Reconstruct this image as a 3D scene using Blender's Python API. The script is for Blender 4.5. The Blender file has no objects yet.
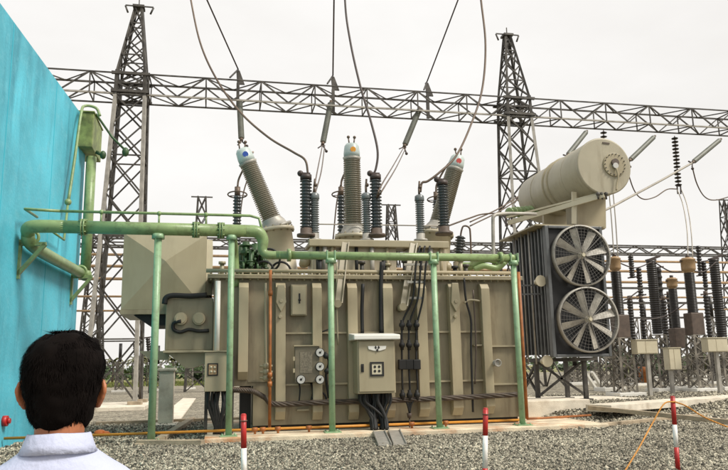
import bpy, bmesh, math, random
import numpy as np
from mathutils import Vector, Matrix, noise as mnoise

S = bpy.context.scene
COL = S.collection
R = math.radians
rng = random.Random(11)

# ------------------------------------------------------------------ camera
FPX, W, H = 710.0, 728.0, 470.0
CAM_O = Vector((0, 0, 1.65))
CAM_R = Matrix.Rotation(R(-11.9), 3, 'Z') @ Matrix.Rotation(R(90 + 10.6), 3, 'X') @ Matrix.Rotation(R(-1.09), 3, 'Z')
cd = bpy.data.cameras.new('camera')
cd.sensor_width = 36.0
cd.lens = 36.0 * FPX / W
cd.clip_start = 0.05
cd.clip_end = 3000
cam = bpy.data.objects.new('camera', cd)
cam.matrix_world = Matrix.Translation(CAM_O) @ CAM_R.to_4x4()
COL.objects.link(cam)
S.camera = cam

# ------------------------------------------------------------------ sky, sun, exposure
SUN_EL, SUN_AZ = R(50), R(128)          # azimuth measured clockwise from +Y
wd = bpy.data.worlds.new('World')
S.world = wd
wd.use_nodes = True
nt = wd.node_tree
nt.nodes.clear()
N = nt.nodes.new
out = N('ShaderNodeOutputWorld')
bg = N('ShaderNodeBackground')
sky = N('ShaderNodeTexSky')
sky.sky_type = 'NISHITA'
sky.sun_disc = False
sky.sun_elevation = SUN_EL
sky.sun_rotation = SUN_AZ
sky.dust_density = 4.0
tc = N('ShaderNodeTexCoord')
nz = N('ShaderNodeTexNoise')
nz.inputs['Scale'].default_value = 2.2
nz.inputs['Detail'].default_value = 7
nz.inputs['Roughness'].default_value = 0.55
mp = N('ShaderNodeMapping')
mp.inputs['Scale'].default_value = (1, 1, 2.4)
cr = N('ShaderNodeValToRGB')
cr.color_ramp.elements[0].position = 0.3
cr.color_ramp.elements[0].color = (8.6, 8.35, 8.0, 1)
cr.color_ramp.elements[1].position = 0.62
cr.color_ramp.elements[1].color = (9.6, 9.4, 9.1, 1)
mx = N('ShaderNodeMix')
mx.data_type = 'RGBA'
mx.inputs['Factor'].default_value = 0.93          # almost closed cloud cover
L = nt.links.new
L(tc.outputs['Generated'], mp.inputs['Vector'])
L(mp.outputs['Vector'], nz.inputs['Vector'])
L(nz.outputs['Fac'], cr.inputs['Fac'])
L(sky.outputs['Color'], mx.inputs[6])
L(cr.outputs['Color'], mx.inputs[7])
L(mx.outputs[2], bg.inputs['Color'])
bg.inputs['Strength'].default_value = 0.1
L(bg.outputs['Background'], out.inputs['Surface'])

sl = bpy.data.lights.new('sun', 'SUN')
sl.energy = 3.3
sl.angle = R(16)
sl.color = (1.0, 0.95, 0.86)
so = bpy.data.objects.new('sun', sl)
sd = Vector((math.sin(SUN_AZ) * math.cos(SUN_EL), math.cos(SUN_AZ) * math.cos(SUN_EL), math.sin(SUN_EL)))
so.rotation_euler = sd.to_track_quat('Z', 'Y').to_euler()
so.location = (0, 0, 60)
COL.objects.link(so)
S.view_settings.view_transform = 'Standard'
S.view_settings.look = 'None'
S.view_settings.exposure = 0.16
S.view_settings.gamma = 1.0
S.render.engine = 'CYCLES'


# ------------------------------------------------------------------ helpers
def P(x, y, Y=None, Z=None, X=None):
    """the world point that the photograph's pixel (x, y) shows, given one of its coordinates"""
    r = CAM_R @ Vector(((x - W / 2) / FPX, -(y - H / 2) / FPX, -1))
    if Y is not None: t = (Y - CAM_O.y) / r.y
    elif Z is not None: t = (Z - CAM_O.z) / r.z
    else: t = (X - CAM_O.x) / r.x
    return CAM_O + r * t


def smooth(a, b, x):
    t = min(1, max(0, (x - a) / (b - a)))
    return t * t * (3 - 2 * t)


def gz(x, y):
    """height of the gravel yard"""
    return 0.42 * smooth(8.8, 10.6, x) * smooth(18.4, 21.6, y)


class MB:
    def __init__(s):
        s.v = []; s.f = []; s.sm = []

    def add(s, vs, fs, sm=False):
        o = len(s.v)
        s.v.extend([tuple(v) for v in vs])
        for f in fs:
            s.f.append(tuple(i + o for i in f)); s.sm.append(sm)
        return s

    def box(s, a, b):
        x0, x1 = sorted((a[0], b[0])); y0, y1 = sorted((a[1], b[1])); z0, z1 = sorted((a[2], b[2]))
        return s.add([(x0, y0, z0), (x1, y0, z0), (x1, y1, z0), (x0, y1, z0), (x0, y0, z1), (x1, y0, z1), (x1, y1, z1), (x0, y1, z1)],
                     [(0, 3, 2, 1), (4, 5, 6, 7), (0, 1, 5, 4), (1, 2, 6, 5), (2, 3, 7, 6), (3, 0, 4, 7)])

    def bar(s, p, q, w, h=None, up=(0, 0, 1)):
        p = Vector(p); q = Vector(q); h = h or w
        d = (q - p).normalized(); u = Vector(up)
        if abs(d.dot(u)) > 0.98: u = Vector((0, 1, 0))
        a = d.cross(u).normalized(); b = a.cross(d)
        a = a * w / 2; b = b * h / 2
        return s.add([p - a - b, p + a - b, p + a + b, p - a + b, q - a - b, q + a - b, q + a + b, q - a + b],
                     [(0, 3, 2, 1), (4, 5, 6, 7), (0, 1, 5, 4), (1, 2, 6, 5), (2, 3, 7, 6), (3, 0, 4, 7)])

    def angle(s, p, q, w, t=None, up=(0, 0, 1)):
        """an L-section steel member"""
        p = Vector(p); q = Vector(q); t = t or w * 0.16
        d = (q - p).normalized(); u = Vector(up)
        if abs(d.dot(u)) > 0.98: u = Vector((0.3, 1, 0)).normalized()
        a = d.cross(u).normalized(); b = a.cross(d)
        sec = [(0, 0), (w, 0), (w, t), (t, t), (t, w), (0, w)]
        vs = [e + a * (x - w / 2) + b * (z - w / 2) for e in (p, q) for x, z in sec]
        fs = [(i, (i + 1) % 6, 6 + (i + 1) % 6, 6 + i) for i in range(6)]
        fs += [(0, 5, 4, 3), (0, 3, 2, 1), (6, 7, 8, 9), (6, 9, 10, 11)]
        return s.add(vs, fs)

    def lathe(s, p, axis, prof, n=20, sm=True, caps=True):
        p = Vector(p); d = Vector(axis).normalized()
        u = Vector((0, 0, 1)) if abs(d.z) < 0.9 else Vector((1, 0, 0))
        a = d.cross(u).normalized(); b = d.cross(a)
        vs = []
        for t, r in prof:
            c = p + d * t
            for k in range(n):
                th = 2 * math.pi * k / n
                vs.append(c + a * (r * math.cos(th)) + b * (r * math.sin(th)))
        m = len(prof); fs = []
        for j in range(m - 1):
            for k in range(n):
                k2 = (k + 1) % n
                fs.append((j * n + k, j * n + k2, (j + 1) * n + k2, (j + 1) * n + k))
        s.add(vs, fs, sm)
        if caps:
            o = len(s.v) - m * n
            s.f.append(tuple(o + k for k in reversed(range(n)))); s.sm.append(False)
            s.f.append(tuple(o + (m - 1) * n + k for k in range(n))); s.sm.append(False)
        return s

    def cyl(s, p, q, r0, r1=None, n=16, sm=True):
        p = Vector(p); q = Vector(q)
        return s.lathe(p, q - p, [(0, r0), ((q - p).length, r0 if r1 is None else r1)], n, sm)

    def tube(s, pts, r, n=8, closed=False):
        pts = [Vector(p) for p in pts]
        m = len(pts); vs = []; a = None
        for i, p in enumerate(pts):
            d = (pts[min(i + 1, m - 1)] - pts[max(i - 1, 0)]).normalized()
            if a is None:
                u = Vector((0, 0, 1)) if abs(d.z) < 0.9 else Vector((1, 0, 0))
                a = d.cross(u).normalized()
            else:
                a = (a - d * a.dot(d)).normalized()
            b = d.cross(a)
            rr = r[i] if isinstance(r, (list, tuple)) else r
            for k in range(n):
                th = 2 * math.pi * k / n
                vs.append(p + a * (rr * math.cos(th)) + b * (rr * math.sin(th)))
        fs = [(j * n + k, j * n + (k + 1) % n, (j + 1) * n + (k + 1) % n, (j + 1) * n + k) for j in range(m - 1) for k in range(n)]
        s.add(vs, fs, True)
        o = len(s.v) - m * n
        s.f.append(tuple(o + k for k in reversed(range(n)))); s.sm.append(False)
        s.f.append(tuple(o + (m - 1) * n + k for k in range(n))); s.sm.append(False)
        return s

    def ball(s, c, r, n=14, m=9, sc=(1, 1, 1)):
        c = Vector(c); vs = []; fs = []
        for j in range(1, m):
            ph = math.pi * j / m
            for k in range(n):
                th = 2 * math.pi * k / n
                vs.append((c.x + r * sc[0] * math.sin(ph) * math.cos(th), c.y + r * sc[1] * math.sin(ph) * math.sin(th), c.z + r * sc[2] * math.cos(ph)))
        vs += [(c.x, c.y, c.z + r * sc[2]), (c.x, c.y, c.z - r * sc[2])]
        t = (m - 1) * n
        for j in range(m - 2):
            for k in range(n):
                fs.append((j * n + k, (j + 1) * n + k, (j + 1) * n + (k + 1) % n, j * n + (k + 1) % n))
        for k in range(n):
            fs.append((t, k, (k + 1) % n)); fs.append((t + 1, (m - 2) * n + (k + 1) % n, (m - 2) * n + k))
        return s.add(vs, fs, True)

    def prism(s, pts, ext):
        """a flat polygon (3-D points) pushed along ext"""
        n = len(pts); e = Vector(ext)
        a = [Vector(p) for p in pts]
        return s.add(a + [p + e for p in a], [tuple(range(n)), tuple(reversed(range(n, 2 * n)))] +
                     [(i, i + n, (i + 1) % n + n, (i + 1) % n) for i in range(n)])

    def ring(s, c, axis, r, t, n=28, m=6):
        c = Vector(c); d = Vector(axis).normalized()
        u = Vector((0, 0, 1)) if abs(d.z) < 0.9 else Vector((1, 0, 0))
        a = d.cross(u).normalized(); b = d.cross(a); vs = []
        for i in range(n):
            th = 2 * math.pi * i / n
            e = a * math.cos(th) + b * math.sin(th)
            for k in range(m):
                ps = 2 * math.pi * k / m
                vs.append(c + e * (r + t * math.cos(ps)) + d * (t * math.sin(ps)))
        return s.add(vs, [(i * m + k, ((i + 1) % n) * m + k, ((i + 1) % n) * m + (k + 1) % m, i * m + (k + 1) % m) for i in range(n) for k in range(m)], True)

    def build(s, name, material, parent=None, bevel=0.0, seg=2):
        me = bpy.data.meshes.new(name)
        o3 = ORG.get(parent.name, Vector((0, 0, 0))) if parent else Vector((0, 0, 0))
        me.from_pydata([(v[0] - o3.x, v[1] - o3.y, v[2] - o3.z) for v in s.v], [], s.f)
        me.polygons.foreach_set('use_smooth', s.sm)
        bm = bmesh.new(); bm.from_mesh(me)
        bmesh.ops.recalc_face_normals(bm, faces=bm.faces)
        bm.to_mesh(me); bm.free()
        me.materials.append(material)
        o = bpy.data.objects.new(name, me)
        COL.objects.link(o)
        if parent: o.parent = parent
        ORG[o.name] = o3
        if bevel:
            b = o.modifiers.new('bevel', 'BEVEL'); b.width = bevel; b.segments = seg; b.limit_method = 'ANGLE'; b.angle_limit = R(40)
        return o


ORG = {}          # world origin of every thing (its parts are stored relative to it)


def tag(o, label, cat, group=None, kind=None):
    o['label'] = label; o['category'] = cat
    if group: o['group'] = group
    if kind: o['kind'] = kind
    return o


def thing(name, label, cat, loc, group=None):
    o = bpy.data.objects.new(name, None)
    o.empty_display_size = 0.2
    COL.objects.link(o)
    o.location = loc
    ORG[o.name] = Vector(loc)
    return tag(o, label, cat, group)


def solo(mb, name, material, label, cat, group=None, bevel=0.0):
    """a thing that is one mesh; its origin stays at the world's origin"""
    return tag(mb.build(name, material, None, bevel), label, cat, group)


def copy_tree(o, parent=None):
    c = o.copy(); COL.objects.link(c)
    if parent: c.parent = parent
    for ch in list(o.children): copy_tree(ch, c)
    return c


def dup(root, loc, label):
    c = copy_tree(root); c.location = loc; c['label'] = label
    ORG[c.name] = Vector(loc)
    return c


def spline(pts, n=8):
    pts = [Vector(p) for p in pts]
    if len(pts) < 3: return pts
    q = [pts[0] * 2 - pts[1]] + pts + [pts[-1] * 2 - pts[-2]]
    o = []
    for i in range(1, len(q) - 2):
        for k in range(n):
            t = k / n
            a, b, c, d = q[i - 1], q[i], q[i + 1], q[i + 2]
            o.append(0.5 * ((2 * b) + (c - a) * t + (2 * a - 5 * b + 4 * c - d) * t * t + (3 * b - a - 3 * c + d) * t ** 3))
    o.append(pts[-1])
    return o


# ------------------------------------------------------------------ materials
def mat(name, c, rough=0.5, metal=0.0, var=0.12, vscale=1.3, dirt=None, dirt_amt=0.0, dirt_scale=3.0, streak=False,
        bump=0.0, bscale=30.0, spec=0.5, dpos=(0.5, 0.74)):
    m = bpy.data.materials.new(name)
    m.use_nodes = True
    t = m.node_tree; nd = t.nodes; ln = t.links.new
    b = nd['Principled BSDF']
    b.inputs['Roughness'].default_value = rough
    b.inputs['Metallic'].default_value = metal
    b.inputs['Specular IOR Level'].default_value = spec
    geo = nd.new('ShaderNodeNewGeometry')
    pos = geo.outputs['Position']
    if streak:
        mpp = nd.new('ShaderNodeMapping'); mpp.inputs['Scale'].default_value = (1, 1, 0.16)
        ln(pos, mpp.inputs['Vector']); spos = mpp.outputs['Vector']
    else: spos = pos
    n1 = nd.new('ShaderNodeTexNoise'); n1.inputs['Scale'].default_value = vscale; n1.inputs['Detail'].default_value = 6
    ln(pos, n1.inputs['Vector'])
    r1 = nd.new('ShaderNodeValToRGB')
    lo = tuple(max(0, k * (1 - var)) for k in c[:3]) + (1,)
    hi = tuple(min(1, k * (1 + var)) for k in c[:3]) + (1,)
    r1.color_ramp.elements[0].position = 0.35; r1.color_ramp.elements[0].color = lo
    r1.color_ramp.elements[1].position = 0.65; r1.color_ramp.elements[1].color = hi
    ln(n1.outputs['Fac'], r1.inputs['Fac'])
    colo = r1.outputs['Color']
    if dirt:
        n2 = nd.new('ShaderNodeTexNoise'); n2.inputs['Scale'].default_value = dirt_scale; n2.inputs['Detail'].default_value = 9
        n2.inputs['Roughness'].default_value = 0.65
        ln(spos, n2.inputs['Vector'])
        r2 = nd.new('ShaderNodeValToRGB')
        r2.color_ramp.elements[0].position = dpos[0]; r2.color_ramp.elements[0].color = (0, 0, 0, 1)
        r2.color_ramp.elements[1].position = dpos[1]; r2.color_ramp.elements[1].color = (dirt_amt,) * 3 + (1,)
        ln(n2.outputs['Fac'], r2.inputs['Fac'])
        mm = nd.new('ShaderNodeMix'); mm.data_type = 'RGBA'
        ln(r2.outputs['Color'], mm.inputs['Factor']); ln(colo, mm.inputs[6]); mm.inputs[7].default_value = tuple(dirt[:3]) + (1,)
        colo = mm.outputs[2]
    ln(colo, b.inputs['Base Color'])
    if bump:
        n3 = nd.new('ShaderNodeTexNoise'); n3.inputs['Scale'].default_value = bscale; n3.inputs['Detail'].default_value = 5
        ln(pos, n3.inputs['Vector'])
        bp = nd.new('ShaderNodeBump'); bp.inputs['Strength'].default_value = bump; bp.inputs['Distance'].default_value = 0.02
        ln(n3.outputs['Fac'], bp.inputs['Height']); ln(bp.outputs['Normal'], b.inputs['Normal'])
    return m


M = {}
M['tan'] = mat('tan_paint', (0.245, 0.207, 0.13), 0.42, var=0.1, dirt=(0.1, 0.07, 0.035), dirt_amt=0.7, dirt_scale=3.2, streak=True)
M['tan_pale_lit'] = mat('tan_pale_lit_paint', (0.365, 0.31, 0.2), 0.42, var=0.07, dirt=(0.16, 0.12, 0.06), dirt_amt=0.4, dirt_scale=2.2, streak=True)  # pale tan; on the stiffeners it paints in the skylight on their fronts
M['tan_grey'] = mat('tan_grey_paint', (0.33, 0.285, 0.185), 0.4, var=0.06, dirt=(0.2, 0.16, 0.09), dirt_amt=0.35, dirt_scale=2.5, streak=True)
M['turret'] = mat('pale_turret_paint', (0.5, 0.44, 0.32), 0.4, var=0.06, dirt=(0.24, 0.19, 0.11), dirt_amt=0.4, dirt_scale=2.5, streak=True)
M['cream'] = mat('cream_paint', (0.52, 0.47, 0.34), 0.4, var=0.06, dirt=(0.3, 0.24, 0.14), dirt_amt=0.3)
M['white_paint'] = mat('white_paint', (0.72, 0.7, 0.64), 0.4, var=0.05, dirt=(0.4, 0.35, 0.26), dirt_amt=0.3)
M['green'] = mat('pale_green_paint', (0.215, 0.3, 0.125), 0.38, var=0.12, vscale=2.2, dirt=(0.1, 0.1, 0.045), dirt_amt=0.75, dirt_scale=6, bump=0.15, bscale=25)
M['green_post'] = mat('post_green_paint', (0.26, 0.4, 0.23), 0.38, var=0.1, vscale=2.2, dirt=(0.13, 0.13, 0.07), dirt_amt=0.6, dirt_scale=7, bump=0.12, bscale=25)
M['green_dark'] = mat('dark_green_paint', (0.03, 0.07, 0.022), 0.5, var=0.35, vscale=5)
M['green_box'] = mat('weathered_green_paint', (0.19, 0.235, 0.07), 0.55, var=0.3, vscale=3.5, dirt=(0.07, 0.08, 0.03), dirt_amt=0.8, dirt_scale=5)
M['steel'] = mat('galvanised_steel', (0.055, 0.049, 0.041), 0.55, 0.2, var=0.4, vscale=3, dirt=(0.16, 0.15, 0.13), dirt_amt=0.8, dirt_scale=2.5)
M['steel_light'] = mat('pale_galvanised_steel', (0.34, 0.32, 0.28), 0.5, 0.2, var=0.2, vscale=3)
M['steel_mid'] = mat('worn_galvanised_steel', (0.2, 0.18, 0.15), 0.5, 0.2, var=0.55, vscale=2.5)
M['dark'] = mat('black_rubber_and_shade', (0.01, 0.0095, 0.009), 0.65, var=0.3)
M['grey_radiator'] = mat('radiator_grey_paint', (0.095, 0.1, 0.102), 0.4, var=0.15, vscale=4, dirt=(0.05, 0.05, 0.045), dirt_amt=0.5, dirt_scale=6, streak=True)
M['porcelain_grey'] = mat('grey_porcelain', (0.055, 0.063, 0.066), 0.22, var=0.1)
M['porcelain_mid'] = mat('blue_grey_porcelain', (0.15, 0.165, 0.165), 0.25, var=0.1)
M['rod_grey'] = mat('grey_green_polymer', (0.135, 0.14, 0.115), 0.5, var=0.15)
M['porcelain_tan'] = mat('tan_porcelain', (0.25, 0.222, 0.165), 0.28, var=0.1)
M['porcelain_brown'] = mat('dark_brown_porcelain', (0.014, 0.011, 0.009), 0.4, var=0.2)
M['head_pale'] = mat('pale_blue_grey_paint', (0.42, 0.48, 0.45), 0.35, var=0.08)
M['copper_tan'] = mat('weathered_tan_casting', (0.32, 0.21, 0.11), 0.5, var=0.15, vscale=5, dirt=(0.2, 0.12, 0.06), dirt_amt=0.5)
M['brown_box'] = mat('rust_brown_metal', (0.085, 0.06, 0.045), 0.55, var=0.2, vscale=6)
M['blade'] = mat('fan_blade_grey', (0.42, 0.39, 0.33), 0.45, var=0.15, vscale=3, dirt=(0.2, 0.17, 0.12), dirt_amt=0.6, dirt_scale=5)
M['black_core'] = mat('black_radiator_core', (0.012, 0.012, 0.013), 0.7, var=0.3)
M['guard'] = mat('fan_guard_grey', (0.2, 0.19, 0.175), 0.5, 0.2, var=0.15)
M['plate_tan'] = mat('gauge_panel_paint', (0.16, 0.135, 0.09), 0.45, var=0.15, vscale=4)
M['drum'] = mat('drum_grey_cream_paint', (0.36, 0.325, 0.235), 0.4, var=0.07, dirt=(0.2, 0.165, 0.1), dirt_amt=0.5, dirt_scale=4, streak=True)
M['orange'] = mat('orange_rust_pipe', (0.3, 0.1, 0.022), 0.55, var=0.25, vscale=6)
M['yellow'] = mat('yellow_orange_pipe', (0.5, 0.21, 0.02), 0.5, var=0.12, vscale=4)
M['orange_plastic'] = mat('orange_plastic', (0.75, 0.18, 0.03), 0.4, var=0.1)
M['red'] = mat('red_paint', (0.42, 0.018, 0.016), 0.42, var=0.15, vscale=9, dirt=(0.2, 0.03, 0.02), dirt_amt=0.5, dirt_scale=14)
M['white'] = mat('bollard_white_paint', (0.78, 0.76, 0.72), 0.45, var=0.06, vscale=9, dirt=(0.4, 0.34, 0.26), dirt_amt=0.5, dirt_scale=12)
M['blue_dot'] = mat('blue_enamel', (0.015, 0.06, 0.3), 0.3)
M['orange_dot'] = mat('orange_enamel', (0.7, 0.3, 0.02), 0.3)
M['red_dot'] = mat('red_enamel', (0.45, 0.06, 0.05), 0.3)
M['dial'] = mat('dial_white', (0.5, 0.49, 0.46), 0.3, var=0.03)
M['glass_dark'] = mat('dark_window_glass', (0.09, 0.09, 0.07), 0.12, var=0.2)
M['plate'] = mat('instrument_plate', (0.2, 0.17, 0.12), 0.4, var=0.3, vscale=25)
M['metal_plate'] = mat('chequer_plate_steel', (0.38, 0.36, 0.32), 0.4, 0.3, var=0.15, vscale=8)
M['wire'] = mat('weathered_conductor', (0.12, 0.085, 0.06), 0.5, 0.3, var=0.2)
M['wire_pale'] = mat('bright_aluminium_conductor', (0.34, 0.31, 0.26), 0.45, 0.3, var=0.15)
M['wire_dark'] = mat('dark_conductor', (0.045, 0.03, 0.024), 0.5, var=0.2)
M['concrete'] = mat('pale_concrete', (0.66, 0.6, 0.49), 0.85, var=0.16, vscale=1.7, dirt=(0.3, 0.22, 0.14), dirt_amt=0.6, dirt_scale=2.5, bump=0.5, bscale=40)
M['concrete_dirty'] = mat('stained_concrete', (0.64, 0.54, 0.39), 0.85, var=0.2, vscale=2.0, dirt=(0.42, 0.15, 0.035), dirt_amt=0.85, dirt_scale=0.9, dpos=(0.5, 0.66), bump=0.6, bscale=35)
M['concrete_kerb'] = mat('kerb_concrete', (0.36, 0.29, 0.2), 0.88, var=0.2, vscale=3, dirt=(0.15, 0.11, 0.07), dirt_amt=0.6, dirt_scale=5, bump=0.6, bscale=35)
M['bark'] = mat('bark', (0.09, 0.065, 0.045), 0.9, var=0.3, vscale=6)


def mat_wall():
    m = mat('turquoise_wall_paint', (0.085, 0.47, 0.6), 0.62, var=0.2, vscale=0.5, dirt=(0.02, 0.18, 0.25), dirt_amt=0.9,
            dirt_scale=0.85, streak=True, bump=0.35, bscale=14)
    t = m.node_tree; nd = t.nodes; ln = t.links.new
    b = nd['Principled BSDF']
    src = b.inputs['Base Color'].links[0].from_socket
    n = nd.new('ShaderNodeTexNoise'); n.inputs['Scale'].default_value = 3.2; n.inputs['Detail'].default_value = 10; n.inputs['Roughness'].default_value = 0.7
    g = nd.new('ShaderNodeNewGeometry'); ln(g.outputs['Position'], n.inputs['Vector'])
    r = nd.new('ShaderNodeValToRGB')
    r.color_ramp.elements[0].position = 0.5; r.color_ramp.elements[0].color = (0, 0, 0, 1)
    r.color_ramp.elements[1].position = 0.72; r.color_ramp.elements[1].color = (0.55, 0.55, 0.55, 1)
    ln(n.outputs['Fac'], r.inputs['Fac'])
    x = nd.new('ShaderNodeMix'); x.data_type = 'RGBA'
    ln(r.outputs['Color'], x.inputs['Factor']); ln(src, x.inputs[6]); x.inputs[7].default_value = (0.16, 0.5, 0.6, 1)
    ln(x.outputs[2], b.inputs['Base Color'])
    return m


def mat_stone(name, cols, island=True):
    m = bpy.data.materials.new(name); m.use_nodes = True
    t = m.node_tree; nd = t.nodes; ln = t.links.new
    b = nd['Principled BSDF']; b.inputs['Roughness'].default_value = 0.85
    r = nd.new('ShaderNodeValToRGB')
    els = r.color_ramp.elements
    while len(els) < len(cols): els.new(0.5)
    for i, c in enumerate(cols):
        els[i].position = i / (len(cols) - 1); els[i].color = c + (1,)
    g = nd.new('ShaderNodeNewGeometry')
    if island:
        ln(g.outputs['Random Per Island'], r.inputs['Fac'])
    else:
        v = nd.new('ShaderNodeTexVoronoi'); v.inputs['Scale'].default_value = 13.0
        ln(g.outputs['Position'], v.inputs['Vector'])
        sp = nd.new('ShaderNodeSeparateColor'); ln(v.outputs['Color'], sp.inputs['Color'])
        ln(sp.outputs['Red'], r.inputs['Fac'])
        bp = nd.new('ShaderNodeBump'); bp.inputs['Strength'].default_value = 1.0; bp.inputs['Distance'].default_value = 0.05
        bp.invert = True
        ln(v.outputs['Distance'], bp.inputs['Height']); ln(bp.outputs['Normal'], b.inputs['Normal'])
    n = nd.new('ShaderNodeTexNoise'); n.inputs['Scale'].default_value = 0.5; n.inputs['Detail'].default_value = 6
    ln(g.outputs['Position'], n.inputs['Vector'])
    r2 = nd.new('ShaderNodeValToRGB')
    r2.color_ramp.elements[0].position = 0.35; r2.color_ramp.elements[0].color = (0.75, 0.72, 0.66, 1)
    r2.color_ramp.elements[1].position = 0.65; r2.color_ramp.elements[1].color = (1.1, 1.08, 1.0, 1)
    ln(n.outputs['Fac'], r2.inputs['Fac'])
    x = nd.new('ShaderNodeMix'); x.data_type = 'RGBA'; x.blend_type = 'MULTIPLY'; x.inputs['Factor'].default_value = 1
    ln(r.outputs['Color'], x.inputs[6]); ln(r2.outputs['Color'], x.inputs[7])
    ln(x.outputs[2], b.inputs['Base Color'])
    return m


STONE = [(0.03, 0.027, 0.021), (0.09, 0.082, 0.064), (0.22, 0.203, 0.165), (0.38, 0.355, 0.29), (0.6, 0.56, 0.47)]
M['wall'] = mat_wall()
M['stone'] = mat_stone('gravel_stone', STONE)
M['gravel'] = mat_stone('gravel_bed', [(0.06, 0.053, 0.042), (0.17, 0.152, 0.118), (0.32, 0.29, 0.23), (0.46, 0.43, 0.35)], False)
M['grass'] = mat('dry_grass', (0.13, 0.15, 0.035), 0.9, var=0.45, vscale=0.5)
M['field'] = mat('dry_field', (0.2, 0.19, 0.075), 0.95, var=0.35, vscale=0.08)
M['leaf'] = mat('leaf_green', (0.045, 0.075, 0.022), 0.6, var=0.5, vscale=0.9)
M['leaf_dry'] = mat('leaf_olive', (0.085, 0.085, 0.03), 0.65, var=0.5, vscale=0.9)
M['skin'] = mat('warm_skin', (0.36, 0.125, 0.05), 0.5, var=0.12, vscale=30)
M['hair'] = mat('black_hair', (0.0055, 0.004, 0.0035), 0.95, var=0.3, vscale=20, spec=0.06)
M['shirt'] = mat('pale_blue_cotton', (0.48, 0.51, 0.66), 0.85, var=0.04, vscale=8, bump=0.25, bscale=60)
M['trousers'] = mat('dark_trousers', (0.03, 0.032, 0.045), 0.85, var=0.1)
M['shoe'] = mat('black_leather', (0.02, 0.018, 0.016), 0.35)

# ------------------------------------------------------------------ ground
exec_parts = []


def ground():
    g = MB()
    xs = [-900, -300, -120, -60, -40, -30, -24, -18, -12] + [-10 + i * 0.5 for i in range(61)] + [24, 30, 40, 60, 80, 120, 300, 900]
    ys = [-60, -20, 0] + [4 + i * 0.5 for i in range(73)] + [46, 52, 60, 70, 85, 110]
    vs = [(x, y, gz(x, y)) for y in ys for x in xs]
    n = len(xs)
    g.add(vs, [(j * n + i, j * n + i + 1, (j + 1) * n + i + 1, (j + 1) * n + i) for j in range(len(ys) - 1) for i in range(n - 1)], True)
    o = g.build('gravel_ground', M['gravel']); o['kind'] = 'structure'
    f = MB()
    f.add([(-2500, 110, 0), (2500, 110, 0), (2500, 2900, 0), (-2500, 2900, 0)], [(0, 1, 2, 3)])
    # the yard's rim drops to z 0 beyond the raised part: a gentle bank
    o = f.build('field', M['field']); o['kind'] = 'structure'


ground()


def stones():
    """the loose crushed stone: every stone a small faceted rock, all of them one heap nobody could count"""
    r = np.random.default_rng(4)
    ico = bmesh.new(); bmesh.ops.create_cube(ico, size=1.35); bmesh.ops.triangulate(ico, faces=ico.faces[:])
    bv = np.array([v.co[:] for v in ico.verts]); bf = np.array([[v.index for v in f.verts] for f in ico.faces]); ico.free()
    zones = [(-5.5, 10.5, 9.2, 13.0, 2000, 0.015), (-6.5, 13.5, 13.0, 17.6, 1500, 0.017), (-6.5, 0.4, 17.6, 26.0, 420, 0.027), (8.8, 20.5, 16.9, 27.0, 420, 0.027)]
    V = []; F = []; o = 0
    for x0, x1, y0, y1, dens, rad in zones:
        n = int((x1 - x0) * (y1 - y0) * dens)
        px = r.uniform(x0, x1, n); py = r.uniform(y0, y1, n)
        a = px / py
        keep = (a > -0.36) & (a < 0.83)          # only the part of the yard the photo shows
        for bx in KEEP_OUT: keep &= ~((bx[0] < px) & (px < bx[1]) & (bx[2] < py) & (py < bx[3]))
        px = px[keep]; py = py[keep]; n = len(px)
        z = np.array([gz(a, b) for a, b in zip(px, py)])
        s = rad * r.lognormal(0, 0.26, n)
        q = r.normal(size=(n, 4)); q /= np.linalg.norm(q, axis=1)[:, None]
        w, x, y, zq = q.T
        Rm = np.stack([np.stack([1 - 2 * (y * y + zq * zq), 2 * (x * y - zq * w), 2 * (x * zq + y * w)], 1),
                       np.stack([2 * (x * y + zq * w), 1 - 2 * (x * x + zq * zq), 2 * (y * zq - x * w)], 1),
                       np.stack([2 * (x * zq - y * w), 2 * (y * zq + x * w), 1 - 2 * (x * x + y * y)], 1)], 1)
        sc = r.uniform(0.55, 1.3, (n, 1, 3))
        loc = bv[None] * r.uniform(0.5, 1.35, (n, len(bv), 1)) * sc * s[:, None, None]
        loc = np.einsum('nij,nkj->nki', Rm, loc)
        loc += np.stack([px, py, z + s * r.uniform(0.1, 0.75, n)], 1)[:, None, :]
        V.append(loc.reshape(-1, 3))
        F.append((bf[None] + (np.arange(n) * len(bv))[:, None, None] + o).reshape(-1, 3))
        o += n * len(bv)
    V = np.concatenate(V); F = np.concatenate(F)
    me = bpy.data.meshes.new('gravel')
    me.vertices.add(len(V)); me.vertices.foreach_set('co', V.astype(np.float32).ravel())
    me.loops.add(F.size); me.loops.foreach_set('vertex_index', F.astype(np.int32).ravel())
    me.polygons.add(len(F)); me.polygons.foreach_set('loop_start', (np.arange(len(F)) * 3).astype(np.int32))
    me.update(calc_edges=True)
    me.materials.append(M['stone'])
    ob = bpy.data.objects.new('gravel', me); COL.objects.link(ob)
    tag(ob, 'loose crushed grey and tan stone covering the yard', 'gravel', kind='stuff')


# plinth, slabs, kerbs ------------------------------------------------
KEEP_OUT = []


def slab(name, x0, x1, y0, y1, z0, z1, m, bevel=0.02):
    o = MB().box((x0, y0, z0), (x1, y1, z1)).build(name, m, None, bevel)
    o['kind'] = 'structure'
    KEEP_OUT.append((x0, x1, y0, y1))
    return o


slab('concrete_pad', -0.2, 10.0, 17.25, 23.4, -0.3, 0.12, M['concrete_dirty'])
slab('concrete_slab', 9.2, P(590, 400, Y=20.4).x, 20.4, 22.2, 0.1, 0.58, M['concrete'])
slab('concrete_slab', 10.6, 14.4, 22.21, 25.6, 0.1, 0.455, M['concrete'])
slab('tower_footing', -7.6, -3.0, 33.6, 39.5, -0.3, 0.16, M['concrete'])
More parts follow.
